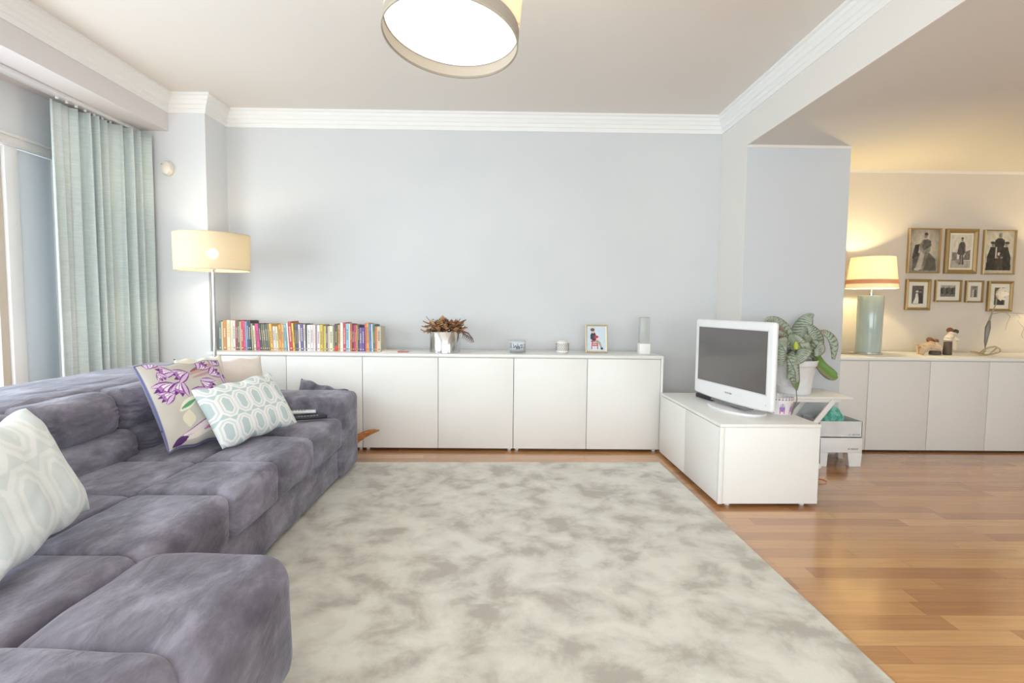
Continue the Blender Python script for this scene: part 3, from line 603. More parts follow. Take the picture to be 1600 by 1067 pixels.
B().lathe([(.1945, .605), (.1965, .605), (.1927, .642), (.1907, .642)], seg=64).obj('shade_band', shade_mat('salmon_band', (222, 176, 150), .35), tsh)
b = B()
for k in range(3): a = k * 2 * PI / 3; b.tube([(0, 0, .655), (.17 * math.cos(a), .17 * math.sin(a), .79)], .002, 5)
b.obj('shade_carrier', M_chrome, tl)
B().ball((0, 0, .70), .03).obj('bulb', emit('bulb_warm', (255, 226, 176), 30), tl)
B().tube([(-.1, 0, .004), (-.2, -.02, .004), (-.3, .0, .004), (-.42, .01, .004)], .004, 6).obj('cord', mat('cord_brown', (176, 140, 96), .6), tl)
def lamp_light(name, loc, power, color, r=.035):
    l = bpy.data.lights.new(name, 'POINT'); l.energy = power; l.color = color; l.shadow_soft_size = r
    o = bpy.data.objects.new(name, l); COL.objects.link(o); o.location = loc
lamp_light('table_lamp_light', (3.17, 4.70, 1.485), 64, (1, .80, .40), .032)
# its twin further along the same worktop, just outside the photo, lights the right end of the dining wall
def twin(o, parent=None):
    c = o.copy(); COL.objects.link(c); c.parent = parent
    for ch in [q for q in list(COL.objects) if q.parent == o]: twin(ch, c)
    return c
t2 = twin(tl); t2.location = (5.12, 4.70, .7805); t2['label'] = 'second pale blue cylinder table lamp beyond the wire flower at the right'
lamp_light('table_lamp_light', (5.12, 4.70, 1.485), 58, (1, .80, .40), .032)

def blob(name, chains, mt, parent):
    """one continuous skinned figure: chains of (x,y,z,r) joined at shared points"""
    me = bpy.data.meshes.new(name); vs = []; es = []; key = {}
    for ch in chains:
        pr = None
        for p in ch:
            k = tuple(round(q, 4) for q in p[:3])
            if k not in key: key[k] = len(vs); vs.append(p)
            if pr is not None: es.append((pr, key[k]))
            pr = key[k]
    me.from_pydata([v[:3] for v in vs], es, []); o = bpy.data.objects.new(name, me); COL.objects.link(o)
    sm = o.modifiers.new('skin', 'SKIN'); sm.use_smooth_shade = True
    for i, v in enumerate(vs):
        me.skin_vertices[0].data[i].radius = (v[3], v[3]); me.skin_vertices[0].data[i].use_root = (i == 0)
    ss = o.modifiers.new('sub', 'SUBSURF'); ss.levels = 2; ss.render_levels = 2
    me.materials.append(mt); o.parent = parent; return o
M_cer = mat('carved_cream', (222, 204, 180), .6); M_cer2 = mat('carved_white', (234, 222, 208), .6); M_bh = mat('carved_brown', (128, 84, 56), .7); M_bs = mat('carved_slate', (92, 78, 68), .7); M_bb = mat('carved_sand', (206, 180, 152), .7)
f1 = thing('figurine', 'carved cream figurine of a kneeling adult bending over children', 'figurine', (3.68, 4.66, .786))
blob('kneeling_figure', [[(-.035, 0, .028, .05), (-.035, 0, .065, .044), (-.015, 0, .088, .032), (.0, 0, .098, .016), (.006, -.004, .118, .026)], [(-.035, 0, .028, .05), (-.07, .01, .024, .034)], [(-.015, 0, .088, .032), (.03, -.035, .062, .016), (.07, -.035, .05, .014)]], M_bb, f1)
B().ball((.002, .008, .124), .026, sz=.9).obj('brown_hair', M_bh, f1)
blob('child_figure', [[(.045, 0, .045, .034), (.05, 0, .075, .028), (.052, 0, .09, .014), (.056, -.003, .108, .024)], [(.05, 0, .075, .028), (.085, -.02, .056, .014), (.06, -.045, .048, .013)]], M_cer, f1)
B().ball((.056, .008, .113), .0235, sz=.9).obj('child_hair', M_bh, f1)
B().lathe([(0, 0), (.044, 0), (.046, .01), (.04, .03), (0, .032)], (.04, -.012, 0), 24).obj('dark_base', M_bs, f1)
f2 = thing('figurine', 'carved figurine of two standing people embracing, one in a dark skirt', 'figurine', (3.86, 4.66, .7815))
blob('standing_figure', [[(-.024, 0, .115, .034), (-.024, 0, .145, .036), (-.018, 0, .172, .03), (-.01, 0, .186, .014), (-.002, -.002, .206, .026)], [(-.018, 0, .172, .03), (.02, -.034, .14, .014), (.05, -.025, .135, .012)]], M_cer2, f2)
B().lathe([(0, 0), (.031, 0), (.034, .01), (.031, .06), (.03, .112), (0, .115)], (-.024, 0, 0), 24).obj('dark_skirt', M_bs, f2)
B().ball((-.006, .007, .213), .0265, sz=.9).obj('brown_hair', M_bh, f2)
blob('leaning_figure', [[(.028, .004, .032, .034), (.03, .004, .08, .031), (.028, .004, .14, .03), (.026, .002, .168, .024), (.03, 0, .18, .013), (.036, -.002, .197, .023)], [(.026, .002, .168, .024), (-.012, -.036, .156, .012), (-.035, -.034, .148, .011)]], M_cer, f2)
B().ball((.043, .006, .202), .024, sz=.9).obj('dark_hair', mat('carved_dark', (84, 68, 58), .7), f2)
fl = thing('wire_flower', 'pale artificial flower on a grey stem standing on a coiled wire base', 'ornament', (4.165, 4.66, .7805))
b = B(); pts = []
for k in range(60):
    a = k / 60 * 4 * PI; r_ = .075 + .02 * math.sin(a * 1.5); off = .055 if k < 30 else -.03
    pts.append((r_ * math.cos(a) + off * .6, r_ * math.sin(a) * .6, .006 + (.035 if k < 30 else .012) * (1 + math.sin(a * 1.5 + .8))))
b.tube(pts, .006, 6, closed=True); b.obj('coiled_base', M_gold2, fl)
B().tube([(0, 0, .03), (.002, 0, .12), (.012, 0, .24), (.022, 0, .3)], [.005, .012, .02, .01], 10).obj('tapered_stem', mat('pewter', (126, 118, 112), .35, metal=.6), fl)
B().tube([(.022, 0, .3), (.04, 0, .37), (.06, -.01, .44), (.066, -.01, .5)], [.008, .006, .004, .004], 8).obj('upper_stem', mat('stem_green', (150, 146, 120), .5), fl)
b = B()
for k in range(7):
    a = k * 2 * PI / 7; dv = Vector((math.cos(a) * .5, -.3, math.sin(a) * .8)).normalized(); sd = dv.cross(Vector((0, 1, 0))).normalized()
    b.sheet(lambda u, v: Vector((.068, -.012, .53)) + dv * (u * .062) + sd * ((v - .5) * .05 * math.sin(PI * min(.98, .1 + u * .85))) + Vector((0, -.02 * u * u, 0)), 5, 4)
b.ball((.068, -.02, .53), .016, mi=0); b.obj('blossom', mat('cream_petal', (240, 226, 206), .6), fl, auto=180)
B().tube([(.05, 0, .36), (.12, 0, .375), (.25, .0, .367), (.42, 0, .362)], [.003, .003, .0025, .001], 6).tube([(.16, 0, .372), (.2, 0, .34), (.175, 0, .27), (.17, 0, .22)], [.002, .0018, .0015, .001], 6).tube([(.27, 0, .3), (.33, 0, .24), (.31, 0, .18), (.33, 0, .15)], [.001, .0015, .0015, .001], 6).tube([(.25, .0, .367), (.29, 0, .33), (.27, 0, .3)], .0012, 6).obj('twigs', mat('pale_twig', (156, 144, 126), .6), fl)

# ------------------------------------------------------------------ folding table with potted plant
ft = thing('folding_table', 'small white folding table with crossed legs carrying the potted plant', 'table', (2.205, 4.02, 0))
B().box(-.293, .29, -.19, .2, .522, .54, .003).obj('tabletop', M_white, ft)
B().box(-.27, .22, -.165, -.145, .497, .521, .002).box(-.27, .22, .135, .155, .497, .521, .002).obj('apron', M_white, ft)
def bar(p, q, w_, d_):
    p, q = Vector(p), Vector(q); v = q - p; a = math.atan2(v.x, v.z)
    return B().box(-w_ / 2, w_ / 2, -d_ / 2, d_ / 2, 0, v.length, .002).obj('leg', M_white, ft, mtx=Matrix.Translation(p) @ Matrix.Rotation(a, 4, 'Y'))
for y in (-.165, .145): bar((-.22, y, .006), (.165, y, .513), .036, .016)
for y in (-.145, .125): bar((.095, y, .006), (-.23, y, .513), .036, .016)
B().tube([(-.05, -.16, .245), (-.05, .14, .245)], .008).obj('cross_rod', M_white, ft)

pp = thing('potted_plant', 'silver banded green plant with arching leaves in a white pot beside the television', 'plant', (2.165, 4.02, .541))
pot = B(); prof = [(0, 0), (.112, 0), (.116, .006), (.121, .05), (.124, .056), (.121, .062), (.138, .2), (.142, .205), (.148, .208), (.156, .245), (.154, .25), (.148, .246), (.14, .21), (0, .205)]
pot.lathe(prof, seg=56)
for v in pot.bm.verts:
    r_ = math.hypot(v.co.x, v.co.y); a = math.atan2(v.co.y, v.co.x)
    if r_ > .11 and .06 < v.co.z < .2: v.co.x *= 1 + .012 * math.cos(a * 14); v.co.y *= 1 + .012 * math.cos(a * 14)
pot.obj('pot', M_plastic, pp)
B().lathe([(0, .0), (.139, .0), (.139, .012), (0, .02)], (0, 0, .212), 28).obj('soil', noise_tint(mat('soil', (90, 70, 55), .9), (70, 52, 40), (120, 96, 70), 30), pp)
LV = [[(2.143,4.02,0.835,.0236),(2.098,4.02,0.988,.0331),(2.022,4.0,1.068,.0282),(1.94,3.98,1.087,.0187),(1.871,3.95,1.045,.0046)],
[(2.122,4.0,0.846,.0188),(2.064,3.98,0.956,.0234),(1.986,3.95,0.995,.0232),(1.925,3.92,0.972,.0138),(1.889,3.9,0.922,.0046)],
[(2.214,4.06,0.813,.0334),(2.214,4.08,0.937,.0528),(2.259,4.1,1.043,.0579),(2.3,4.1,1.107,.0338),(2.338,4.1,1.127,.0048)],
[(2.248,4.0,0.819,.0329),(2.275,3.97,0.888,.0514),(2.286,3.97,0.959,.0467),(2.267,4.0,1.019,.0329),(2.239,4.02,1.046,.0047)],
[(2.279,4.04,0.844,.019),(2.338,4.02,0.971,.0236),(2.383,4.0,0.987,.0235),(2.427,3.98,0.917,.0281),(2.423,3.97,0.795,.0093)],
[(2.294,4.0,0.848,.0235),(2.322,3.95,0.758,.0325),(2.375,3.93,0.699,.037),(2.413,3.92,0.673,.0277),(2.432,3.92,0.668,.0046)],
[(2.142,3.95,0.86,.0279),(2.063,3.86,0.821,.0363),(2.061,3.84,0.731,.0361),(2.079,3.84,0.644,.0271),(2.094,3.845,0.583,.0045)],
[(2.124,3.97,0.872,.028),(2.033,3.9,0.933,.0367),(1.973,3.87,0.902,.0455),(1.962,3.86,0.82,.0409),(1.969,3.86,0.755,.0227)],
[(2.172,3.93,0.806,.0416),(2.133,3.9,0.878,.0551),(2.098,3.9,0.933,.0459),(2.065,3.9,0.956,.0321),(2.046,3.9,0.956,.0046)],
[(2.162,3.93,0.824,.037),(2.149,3.87,0.881,.0455),(2.126,3.85,0.845,.0408),(2.09,3.84,0.805,.0316),(2.059,3.84,0.777,.009)],
[(2.238,3.95,0.833,.0372),(2.249,3.9,0.902,.0459),(2.256,3.87,0.882,.0364),(2.238,3.86,0.85,.0227),(2.225,3.86,0.832,.0091)],
[(2.061,3.88,0.81,.0091),(2.038,3.85,0.757,.0136),(2.036,3.85,0.706,.0136),(2.032,3.85,0.674,.0091),(2.028,3.85,0.66,.0045)],
[(2.20,4.08,.80,.03),(2.13,4.15,.93,.045),(2.10,4.18,1.0,.04),(2.06,4.2,1.03,.03),(2.02,4.2,1.02,.005)],
[(2.19,4.0,.79,.03),(2.2,3.97,.86,.05),(2.19,3.95,.93,.05),(2.18,3.93,.96,.03),(2.17,3.92,.97,.005)]]
def cat_rom(P, t):
    n = len(P) - 1; f = min(t * n, n - 1e-6); i = int(f); u = f - i
    g = [P[max(i - 1, 0)], P[i], P[i + 1], P[min(i + 2, n)]]
    return [0.5 * (2 * g[1][k] + (g[2][k] - g[0][k]) * u + (2 * g[0][k] - 5 * g[1][k] + 4 * g[2][k] - g[3][k]) * u * u + (3 * g[1][k] - g[0][k] - 3 * g[2][k] + g[3][k]) * u ** 3) for k in range(4)]
M_leaf = vmat('banded_leaf', .45, .4)
camdir = Vector((-.45, -.85, .25)).normalized()
for li, P in enumerate(LV):
    P0 = [(p[0], p[1], p[2], p[3]) for p in P]
    def lf(u, v):
        q = cat_rom(P0, u); q2 = cat_rom(P0, min(1, u + .02)); q1 = cat_rom(P0, max(0, u - .02))
        t = (Vector(q2[:3]) - Vector(q1[:3])).normalized(); s_ = t.cross(camdir).normalized(); n_ = s_.cross(t).normalized()
        s_ = (s_ * .9 + Vector((0, .35, 0)) * (1 if li % 2 else -1)).normalized()
        a = (v - .5) * 2
        return Vector(q[:3]) + s_ * (a * q[3] * 1.15) - n_ * ((a * a) * q[3] * .45) - Vector((2.165, 4.02, .541))
    def lc(u, v):
        g = noise.noise(Vector((li * 5 + u * 3, v * 2.2, 0))) ; st = math.sin(u * (105 + 14 * math.sin(li)) + g * 5 + (v - .5) ** 2 * 8)
        base = (112, 130, 104) if st < -.3 + g * 1.5 else (180, 188, 176)
        if li == 5 or (li == 6 and u > .75): base = (112, 150, 72) if (v < .7) else (150, 150, 120)
        if li in (4, 1, 0) and u < .45: base = (170, 150, 138) if v < .5 else base
        if abs(v - .5) > .46: base = (140, 146, 120)
        return lin(base)
    b = B().sheet(lf, 60, 8, colour=lc); o = b.obj('leaf', M_leaf, pp, auto=180)
    so = o.modifiers.new('thick', 'SOLIDIFY'); so.thickness = .0025; so.offset = 0
B().lathe([(0, 0), (.014, .01), (.017, .035), (.008, .065), (0, .075)], (-.06, -.115, .325), 14).obj('flower_bud', mat('bud_yellow_green', (206, 216, 84), .5), pp)

# ------------------------------------------------------------------ step stool, box and bag under and beside the folding table
st = thing('step_stool', 'chunky white plastic step stool with black lettering, under the white box', 'stool', (2.505, 4.08, 0))
b = B().box(-.158, .155, -.125, .12, .198, .212, .003); b.box(-.158, .155, -.13, -.118, .103, .205, .003); b.box(-.158, .155, .11, .122, .1028, .199, .003); b.box(-.1575, -.148, -.117, .109, .104, .199, .003); b.box(.145, .1545, -.117, .109, .104, .199, .003); b.obj('stool_top', M_plastic, st)
for x0, x1 in ((-.158, -.10), (.052, .155)):
    for y0, y1 in ((-.13, -.09), (.085, .122)):
        xa, xb = (x0, x1) if y0 < 0 else ((x0, x0 + .04) if x0 < 0 else (x1 - .05, x1))
        b = B().prism([(xa, .1028), (xb, .1028), (xb - .006, 0), (xa + .004, 0)] if x0 < 0 else [(xa - .004, .1028), (xb, .1028), (xb - .006, 0), (xa + .012, 0)], 'y', y0, y1); b.obj('leg', M_plastic, st, smooth=False)
marks('stool_lettering', 'o lrblbrt', .011, .0085, -.1308, .05, .126, mat('black_print', (52, 52, 58), .5), st)
bx = thing('storage_box', 'open white cardboard box with faint writing, standing on the step stool', 'box', (2.505, 4.08, .2125))
b = B(); x0, x1, y0, y1 = -.165, .16, -.11, .11
b.box(x0, x1, y0, y1, 0, .006); b.box(x0, x1, y0, y0 + .004, 0, .122); b.box(x0, x1, y1 - .004, y1, 0, .128); b.box(x0, x0 + .004, y0, y1, 0, .124); b.box(x1 - .004, x1, y0, y1, 0, .124)
b.obj('box_walls', noise_tint(mat('card_white', (222, 224, 226), .7), (214, 216, 219), (228, 229, 230), 8), bx, smooth=False)
marks('box_writing', 'lt roblrto', .012, .0085, -.1107, .06, .016, mat('pencil_grey', (168, 168, 170), .7), bx)
b = rounded(.1, .075, .10, .06, (.01, .01, .01), (10, 8, 8), .014, 14, 3)
for v in b.bm.verts:
    k = max(0, v.co.z + .02) / .12; v.co.x = v.co.x * (1 - .5 * k) + .02 * k; v.co.y *= (1 - .45 * k)
tag(b.obj('cloth_bag', noise_tint(mat('teal_print', (90, 184, 168), .7), (74, 160, 146), (130, 204, 190), 26, lo=.42, hi=.55), mtx=Matrix.Translation((0, 0, .1)), loc=(2.47, 4.07, .2195)), 'turquoise patterned cloth bag sticking out of the white box', 'bag')
b = B()
b.sheet(lambda u, v: Vector((u * .085, (v - .5) * .02 * math.sin(PI * (.05 + .9 * u)), .003 + .012 * math.sin(u * 3) + .004 * math.cos(v * 6))), 8, 4)
o = b.obj('dry_leaf', mat('orange_leaf', (206, 128, 78), .7), loc=(2.10, 3.60, .001), auto=180); o.modifiers.new('t', 'SOLIDIFY').thickness = .001; o.rotation_euler = (0, 0, -.25)
tag(o, 'small orange dry leaf on the parquet behind the television bench', 'leaf')

# ------------------------------------------------------------------ rug
def rug_mat():
    mt = mat('rug_pile', (186, 182, 168), .95, spec=.1, sheen=.3); n, l, p = nodes(mt)
    tc = n.new('ShaderNodeTexCoord')
    n1 = n.new('ShaderNodeTexNoise'); n1.inputs['Scale'].default_value = 4.3; n1.inputs['Detail'].default_value = 8; n1.inputs['Roughness'].default_value = .62; n1.inputs['Distortion'].default_value = .35
    n2 = n.new('ShaderNodeTexNoise'); n2.inputs['Scale'].default_value = 9; n2.inputs['Detail'].default_value = 5; n2.inputs['Distortion'].default_value = .2
    ad = n.new('ShaderNodeMath'); ad.operation = 'MULTIPLY_ADD'; ad.inputs[1].default_value = .35
    l.new(tc.outputs['Object'], n1.inputs['Vector']); l.new(tc.outputs['Object'], n2.inputs['Vector']); l.new(n2.outputs['Fac'], ad.inputs[0]); l.new(n1.outputs['Fac'], ad.inputs[2])
    cr = n.new('ShaderNodeValToRGB'); e = cr.color_ramp.elements; e[0].position = .54; e[0].color = (*lin((178, 171, 161)), 1); e[1].position = .80; e[1].color = (*lin((224, 221, 211)), 1); q = e.new(.66); q.color = (*lin((207, 203, 193)), 1)
    l.new(ad.outputs[0], cr.inputs[0]); l.new(cr.outputs[0], p.inputs['Base Color'])
    n3 = n.new('ShaderNodeTexNoise'); n3.inputs['Scale'].default_value = 320; bp = n.new('ShaderNodeBump'); bp.inputs['Strength'].default_value = .5; bp.inputs['Distance'].default_value = .004
    l.new(tc.outputs['Object'], n3.inputs['Vector']); l.new(n3.outputs['Fac'], bp.inputs['Height']); l.new(bp.outputs[0], p.inputs['Normal'])
    return mt
b = rounded(1.155, 1.5, .007, .0055, n=(40, 50, 1), wr=.0, seed=1)
rg = tag(b.obj('area_rug', rug_mat(), loc=(.045, 2.46, .0075)), 'large pale grey-beige mottled rug on the parquet in front of the sofa', 'rug')
rg.rotation_euler = (0, 0, .026)

# ------------------------------------------------------------------ corner sofa
so = thing('corner_sofa', 'grey suede corner sofa with long backrest and wide near seat on the left', 'sofa', (-1.6, 2.2, 0))
ox, oy = 1.6, -2.2
def sb(name, x0, x1, y0, y1, z0, z1, **k):
    return softbox(name, M_suede, so, x0 + ox, x1 + ox, y0 + oy, y1 + oy, z0, z1, **k)
sb('base', -2.30, -1.075, 1.5, 3.50, .03, .262, r=.03, n=(10, 30, 4), wr=.003, seed=1)
sb('base', -2.30, -.645, .35, 1.52, .03, .262, r=.05, n=(20, 20, 4), wr=.003, seed=2)
sb('arm', -1.95, -1.045, 3.47, 3.86, .03, .555, r=.045, n=(18, 10, 10), puff=(.01, .01, .012), wr=.004, seed=3)
ys = [1.56, 2.07, 2.51, 2.99, 3.485]
for i, (a, c) in enumerate(zip(ys, ys[1:])):
    sb('seat_cushion', -1.435, -1.052 + (.008 if i % 2 else 0), a, c + .004, .235, .432, r=.042, puff=(.008, .0, .014), n=(14, 14, 8), wr=.006, seed=10 + i)
    sb('seat_cushion', -1.86, -1.42, a, c + .004, .26, .43, r=.035, puff=(0, 0, .01), n=(10, 12, 5), wr=.005, seed=20 + i)
sb('seat_cushion', -1.86, -1.062, 1.08, 1.575, .235, .436, r=.05, puff=(0, 0, .012), n=(20, 14, 6), wr=.005, seed=31)
sb('seat_cushion', -1.075, -.618, 1.06, 1.60, .05, .44, r=.085, puff=(.012, .01, .016), n=(20, 20, 12), wr=.006, seed=32)
sb('seat_cushion', -1.86, -.655, .36, 1.12, .06, .462, r=.085, puff=(.01, .0, .02), n=(26, 20, 10), wr=.006, seed=33)
sb('backrest_top', -2.47, -1.93, .36, 3.80, .60, .748, r=.07, puff=(0, 0, .012), n=(16, 60, 6), wr=.006, seed=70)
# backrest: lower lumbar rolls, upper rolls and a wide soft top
sb('backrest_shell', -2.46, -2.02, .36, 3.80, .03, .76, r=.08, n=(8, 40, 8), wr=.004, seed=40)
yb = [.4, .95, 1.55, 2.09, 2.59, 3.15, 3.76]
for i, (a, c) in enumerate(zip(yb, yb[1:])):
    sb('lumbar_cushion', -2.08, -1.775, a + .07, c + .075, .36, .56, r=.075, puff=(.015, 0, .0), n=(8, 24, 26), wr=.004, ruche=.0045, seed=50 + i)
    sb('back_cushion', -2.12, -1.815, a, c + .006, .525, .742, r=.08, puff=(.02, 0, .0), n=(10, 24, 34), wr=.005, ruche=.005, seed=60 + i, rot=Matrix.Rotation(-.12, 4, 'Y'))
for x_, y_ in ((-2.2, .6), (-1.3, 2.1), (-1.3, 3.3), (-.8, .6), (-.8, 1.4), (-2.2, 3.3)):
    zf = .0155 if x_ > -1 and y_ > 1 else 0
    B().lathe([(0, zf), (.022, zf), (.026, .045), (0, .045)], (x_ + ox, y_ + oy, 0.0), 14).obj('foot', M_dark, so)

# ------------------------------------------------------------------ cushions
def pillow(name, label, c, Rm, w_, h_, th, colour=None, mt=None, nu=120, nv=90, pinch=.06, piping=None, group=None, seed=0, wr=.004):
    t = thing(name, label, 'cushion', c, 0, group)
    M = Matrix((Rm[0], Rm[1], Rm[2])).to_4x4()
    def P(u, v, side):
        a, b_ = 2 * u - 1, 2 * v - 1
        x_ = a * w_ / 2 * (1 - pinch * (1 - b_ * b_)); z_ = b_ * h_ / 2 * (1 - pinch * (1 - a * a))
        k = max(0, (1 - a ** 4) * (1 - b_ ** 4)); y_ = th / 2 * k ** .5 * (1 - .25 * (a * a + b_ * b_) / 2)
        nn = noise.noise(Vector((x_ * 7, z_ * 7, seed))) * wr * 2 + noise.noise(Vector((x_ * 22, z_ * 22, seed + 5))) * wr * .5
        ed = 1 if k < .12 else 0
        return Vector((x_, side * (y_ + nn * min(1, k * 3)), z_ + .006 * math.sin(a * 9 + seed) * (1 - k)))
    b = B()
    b.sheet(lambda u, v: P(u, v, -1), nu, nv, colour=colour)
    b.sheet(lambda u, v: P(u, v, 1), nu, nv, colour=colour)
    bmesh.ops.remove_doubles(b.bm, verts=b.bm.verts, dist=1e-5)
    cov = b.obj('cover', mt, t, mtx=M, auto=180)
    if piping:
        pts = [P(u, 0, 0) for u in [k / 40 for k in range(40)]] + [P(1, k / 40, 0) for k in range(40)] + [P(1 - k / 40, 1, 0) for k in range(40)] + [P(0, 1 - k / 40, 0) for k in range(40)]
        B().tube(pts, .0042, 6, closed=True).obj('piping', piping, cov, mtx=M)
    return t
def seg_d(p, a, c):
    px_, py_ = p; ax, ay = a; cx_, cy_ = c; dx, dy = cx_ - ax, cy_ - ay; L2 = dx * dx + dy * dy
    t = max(0, min(1, ((px_ - ax) * dx + (py_ - ay) * dy) / L2)); return math.hypot(px_ - ax - t * dx, py_ - ay - t * dy), t
def lattice(cell, strip, ground, inner, asp, light=False):
    def f(u, v):
        x_, y_ = u * asp * cell, v * cell
        i = math.floor(x_ + .5); 
        best = None
        def oct_(X, Y, hx, hy, cut):      # distance to an elongated octagon outline
            X, Y = abs(X), abs(Y); d1 = max(X - hx, Y - hy); d2 = (X + Y - (hx + hy - cut)) * .7071
            return max(d1, d2)
        px_, py_ = x_ / 1.0, y_ / 1.5
        k = math.floor(py_); X = (x_ + (.5 if k % 2 else 0)) % 1 - .5; Y = (py_ % 1 - .5) * 1.5
        d = oct_(X, Y, .5, .75, .32); s_ = oct_(X, Y, .27, .52, .2)
        if -.10 < d < .03: return lin(strip)
        if d >= .03: return lin(inner)
        if -.045 < s_ < .055: return lin(strip)
        if s_ <= -.045: return lin(inner)
        return lin(ground)
    return f
def floral(u, v):
    base = (200, 194, 186); c = base
    rr_ = random.Random(3)
    n1 = noise.noise(Vector((u * 5, v * 5, 2)))
    c = tuple(k + n1 * 8 for k in base)
    def stroke(a, b_, w_, col, taper=True):
        nonlocal c
        d, t = seg_d((u, v), a, b_); ww = w_ * (math.sin(PI * min(.98, .1 + t * .85)) if taper else 1)
        if d < ww: c = col(t, d / max(ww, 1e-6)) if callable(col) else col
    pet = lambda t, e: (112, 50, 130) if (t > .78 or e > .82) else ((176, 128, 186) if t > .6 else (238, 226, 236))
    pet2 = lambda t, e: (128, 60, 140) if e > .6 else (216, 190, 220)
    # leaves and stems
    stroke((.2, .38), (.42, .52), .05, lambda t, e: (232, 228, 206)); stroke((.22, .40), (.40, .48), .022, (96, 160, 120))
    stroke((.24, .2), (.28, .36), .07, (226, 218, 196)); stroke((.3, .1), (.95, .5), .03, lambda t, e: (106, 116, 176) if e > .5 else (220, 216, 228))
    stroke((.16, .1), (.98, .34), .05, lambda t, e: (140, 80, 140) if e > .75 else (232, 216, 220)); stroke((.1, .05), (.7, .16), .03, lambda t, e: (234, 224, 214))
    stroke((.05, .03), (.2, .08), .04, (92, 60, 110)); stroke((.4, .12), (.9, .2), .022, (210, 120, 170)); stroke((.6, .05), (.95, .1), .03, (222, 206, 216))
    stroke((.45, .8), (.95, .96), .03, (196, 160, 150)); stroke((.5, .84), (.8, .98), .02, (150, 100, 120)); stroke((.5, .76), (.85, .84), .02, (190, 150, 160))
    # crocus-like blooms
    for (cx_, cy_, sc, an) in ((.25, .70, .17, 3.6), (.34, .72, .15, 4.2), (.46, .82, .15, 3.3), (.58, .72, .14, -.7), (.42, .60, .15, -.5), (.72, .78, .13, .2), (.3, .85, .13, 3.0), (.08, .93, .12, .9), (.62, .88, .13, .5), (.84, .9, .12, .8), (.8, .2, .13, .4), (.14, .86, .08, 5), (.55, .3, .12, .5), (.7, .42, .12, .4), (.9, .62, .12, 1.2), (.2, .58, .12, 3.4)):
        for k in (-.5, -.2, .15, .5):
            a = an + k; sc_ = sc * 1.3; stroke((cx_, cy_), (cx_ + sc_ * math.cos(a), cy_ + sc_ * math.sin(a)), sc * .25, pet if abs(k) < .3 else pet2)
    if max(abs(u - .5), abs(v - .5)) > .494: c = (110, 112, 150)
    return lin(tuple(max(0, min(255, k)) for k in c))
M_cush = vmat('printed_cotton', .85, .15, bump=.25, bscale=300)
M_pipe = mat('lilac_piping', (122, 120, 158), .7)
Rf = [(.381, -.798, -.467), (.925, .316, .213), (-.022, -.512, .858)]
pillow('cushion', 'square beige cushion with purple flowers and lilac piping on the grey sofa', (-1.60, 2.80, .655), Rf, .46, .46, .13, floral, M_cush, 190, 190, .05, M_pipe, seed=2)
asp = .5 / .33
lat = lattice(3.7, (240, 242, 242), (218, 223, 223), (194, 209, 211), 1.5)
Rl = [(.357, -.782, -.511), (.931, .34, .131), (.071, -.523, .849)]
pillow('cushion', 'oblong white and pale blue lattice cushion in front of the flowered cushion', (-1.375, 2.905, .605), Rl, .51, .335, .14, lat, M_cush, 210, 140, .05, seed=4, group='lattice print cushions on the sofa')
lat2 = lattice(2.3, (240, 243, 243), (231, 236, 236), (226, 233, 234), 1.5)
Rw = [(-.238, -.895, -.378), (.97, -.195, -.148), (.059, -.401, .914)]
pillow('cushion', 'large pale cushion with faint hexagon print at the left edge of the photo', (-1.375, 1.483, .642), Rw, .54, .38, .16, lat2, M_cush, 180, 130, .07, seed=7, group='lattice print cushions on the sofa', wr=.006)
def rot_from(yaw, tilt): return [tuple(r_) for r_ in (Matrix.Rotation(yaw, 3, 'Z') @ Matrix.Rotation(-tilt, 3, 'X'))]
M_cream = noise_tint(mat('cream_cotton', (226, 212, 204), .85, spec=.15, sheen=.2), (222, 208, 200), (232, 222, 214), 6, bump=.2, bscale=120)
pillow('cushion', 'plain cream pink cushion behind the flowered cushion at the far sofa end', (-1.625, 3.22, .645), rot_from(.9, .3), .43, .40, .12, None, M_cream, 40, 36, .05, seed=11)
pillow('cushion', 'plain ivory cushion with only a corner showing above the flowered cushion', (-1.655, 3.00, .665), rot_from(1.0, .3), .26, .42, .07, None, mat('ivory_cotton', (232, 226, 212), .85, spec=.15), 30, 30, .05, seed=12)
pillow('cushion', 'grey suede cushion wedged behind the sofa arm, one corner showing', (-1.41, 4.05, .345), [tuple(q_) for q_ in (Matrix.Rotation(.06, 3, 'Z') @ Matrix.Rotation(.26, 3, 'Y') @ Matrix.Rotation(-.15, 3, 'X'))], .36, .46, .12, None, M_suede, 30, 30, .06, seed=13)
# remotes on the seat
def remote(label, loc, rz, mt, l_, w_):
    t = thing('remote_control', label, 'remote control', loc, rz)
    B().box(-l_ / 2, l_ / 2, -w_ / 2, w_ / 2, 0, .018, .005, 3).obj('body', mt, t)
    b = B()
    for i in range(7):
        for j in range(3): b.box(-l_ / 2 + .02 + i * .018, -l_ / 2 + .031 + i * .018, -w_ / 2 + .008 + j * (w_ - .022) / 2, -w_ / 2 + .015 + j * (w_ - .022) / 2, .018, .0205, .001, 1)
    b.obj('buttons', mat('key_grey', (150, 150, 156), .5), t)
remote('slim black remote control lying on the seat next to the lattice cushion', (-1.20, 3.345, .456), .45, M_black, .19, .045)
remote('white remote control lying behind the black one on the sofa seat', (-1.30, 3.425, .474), .30, M_plastic, .20, .048)

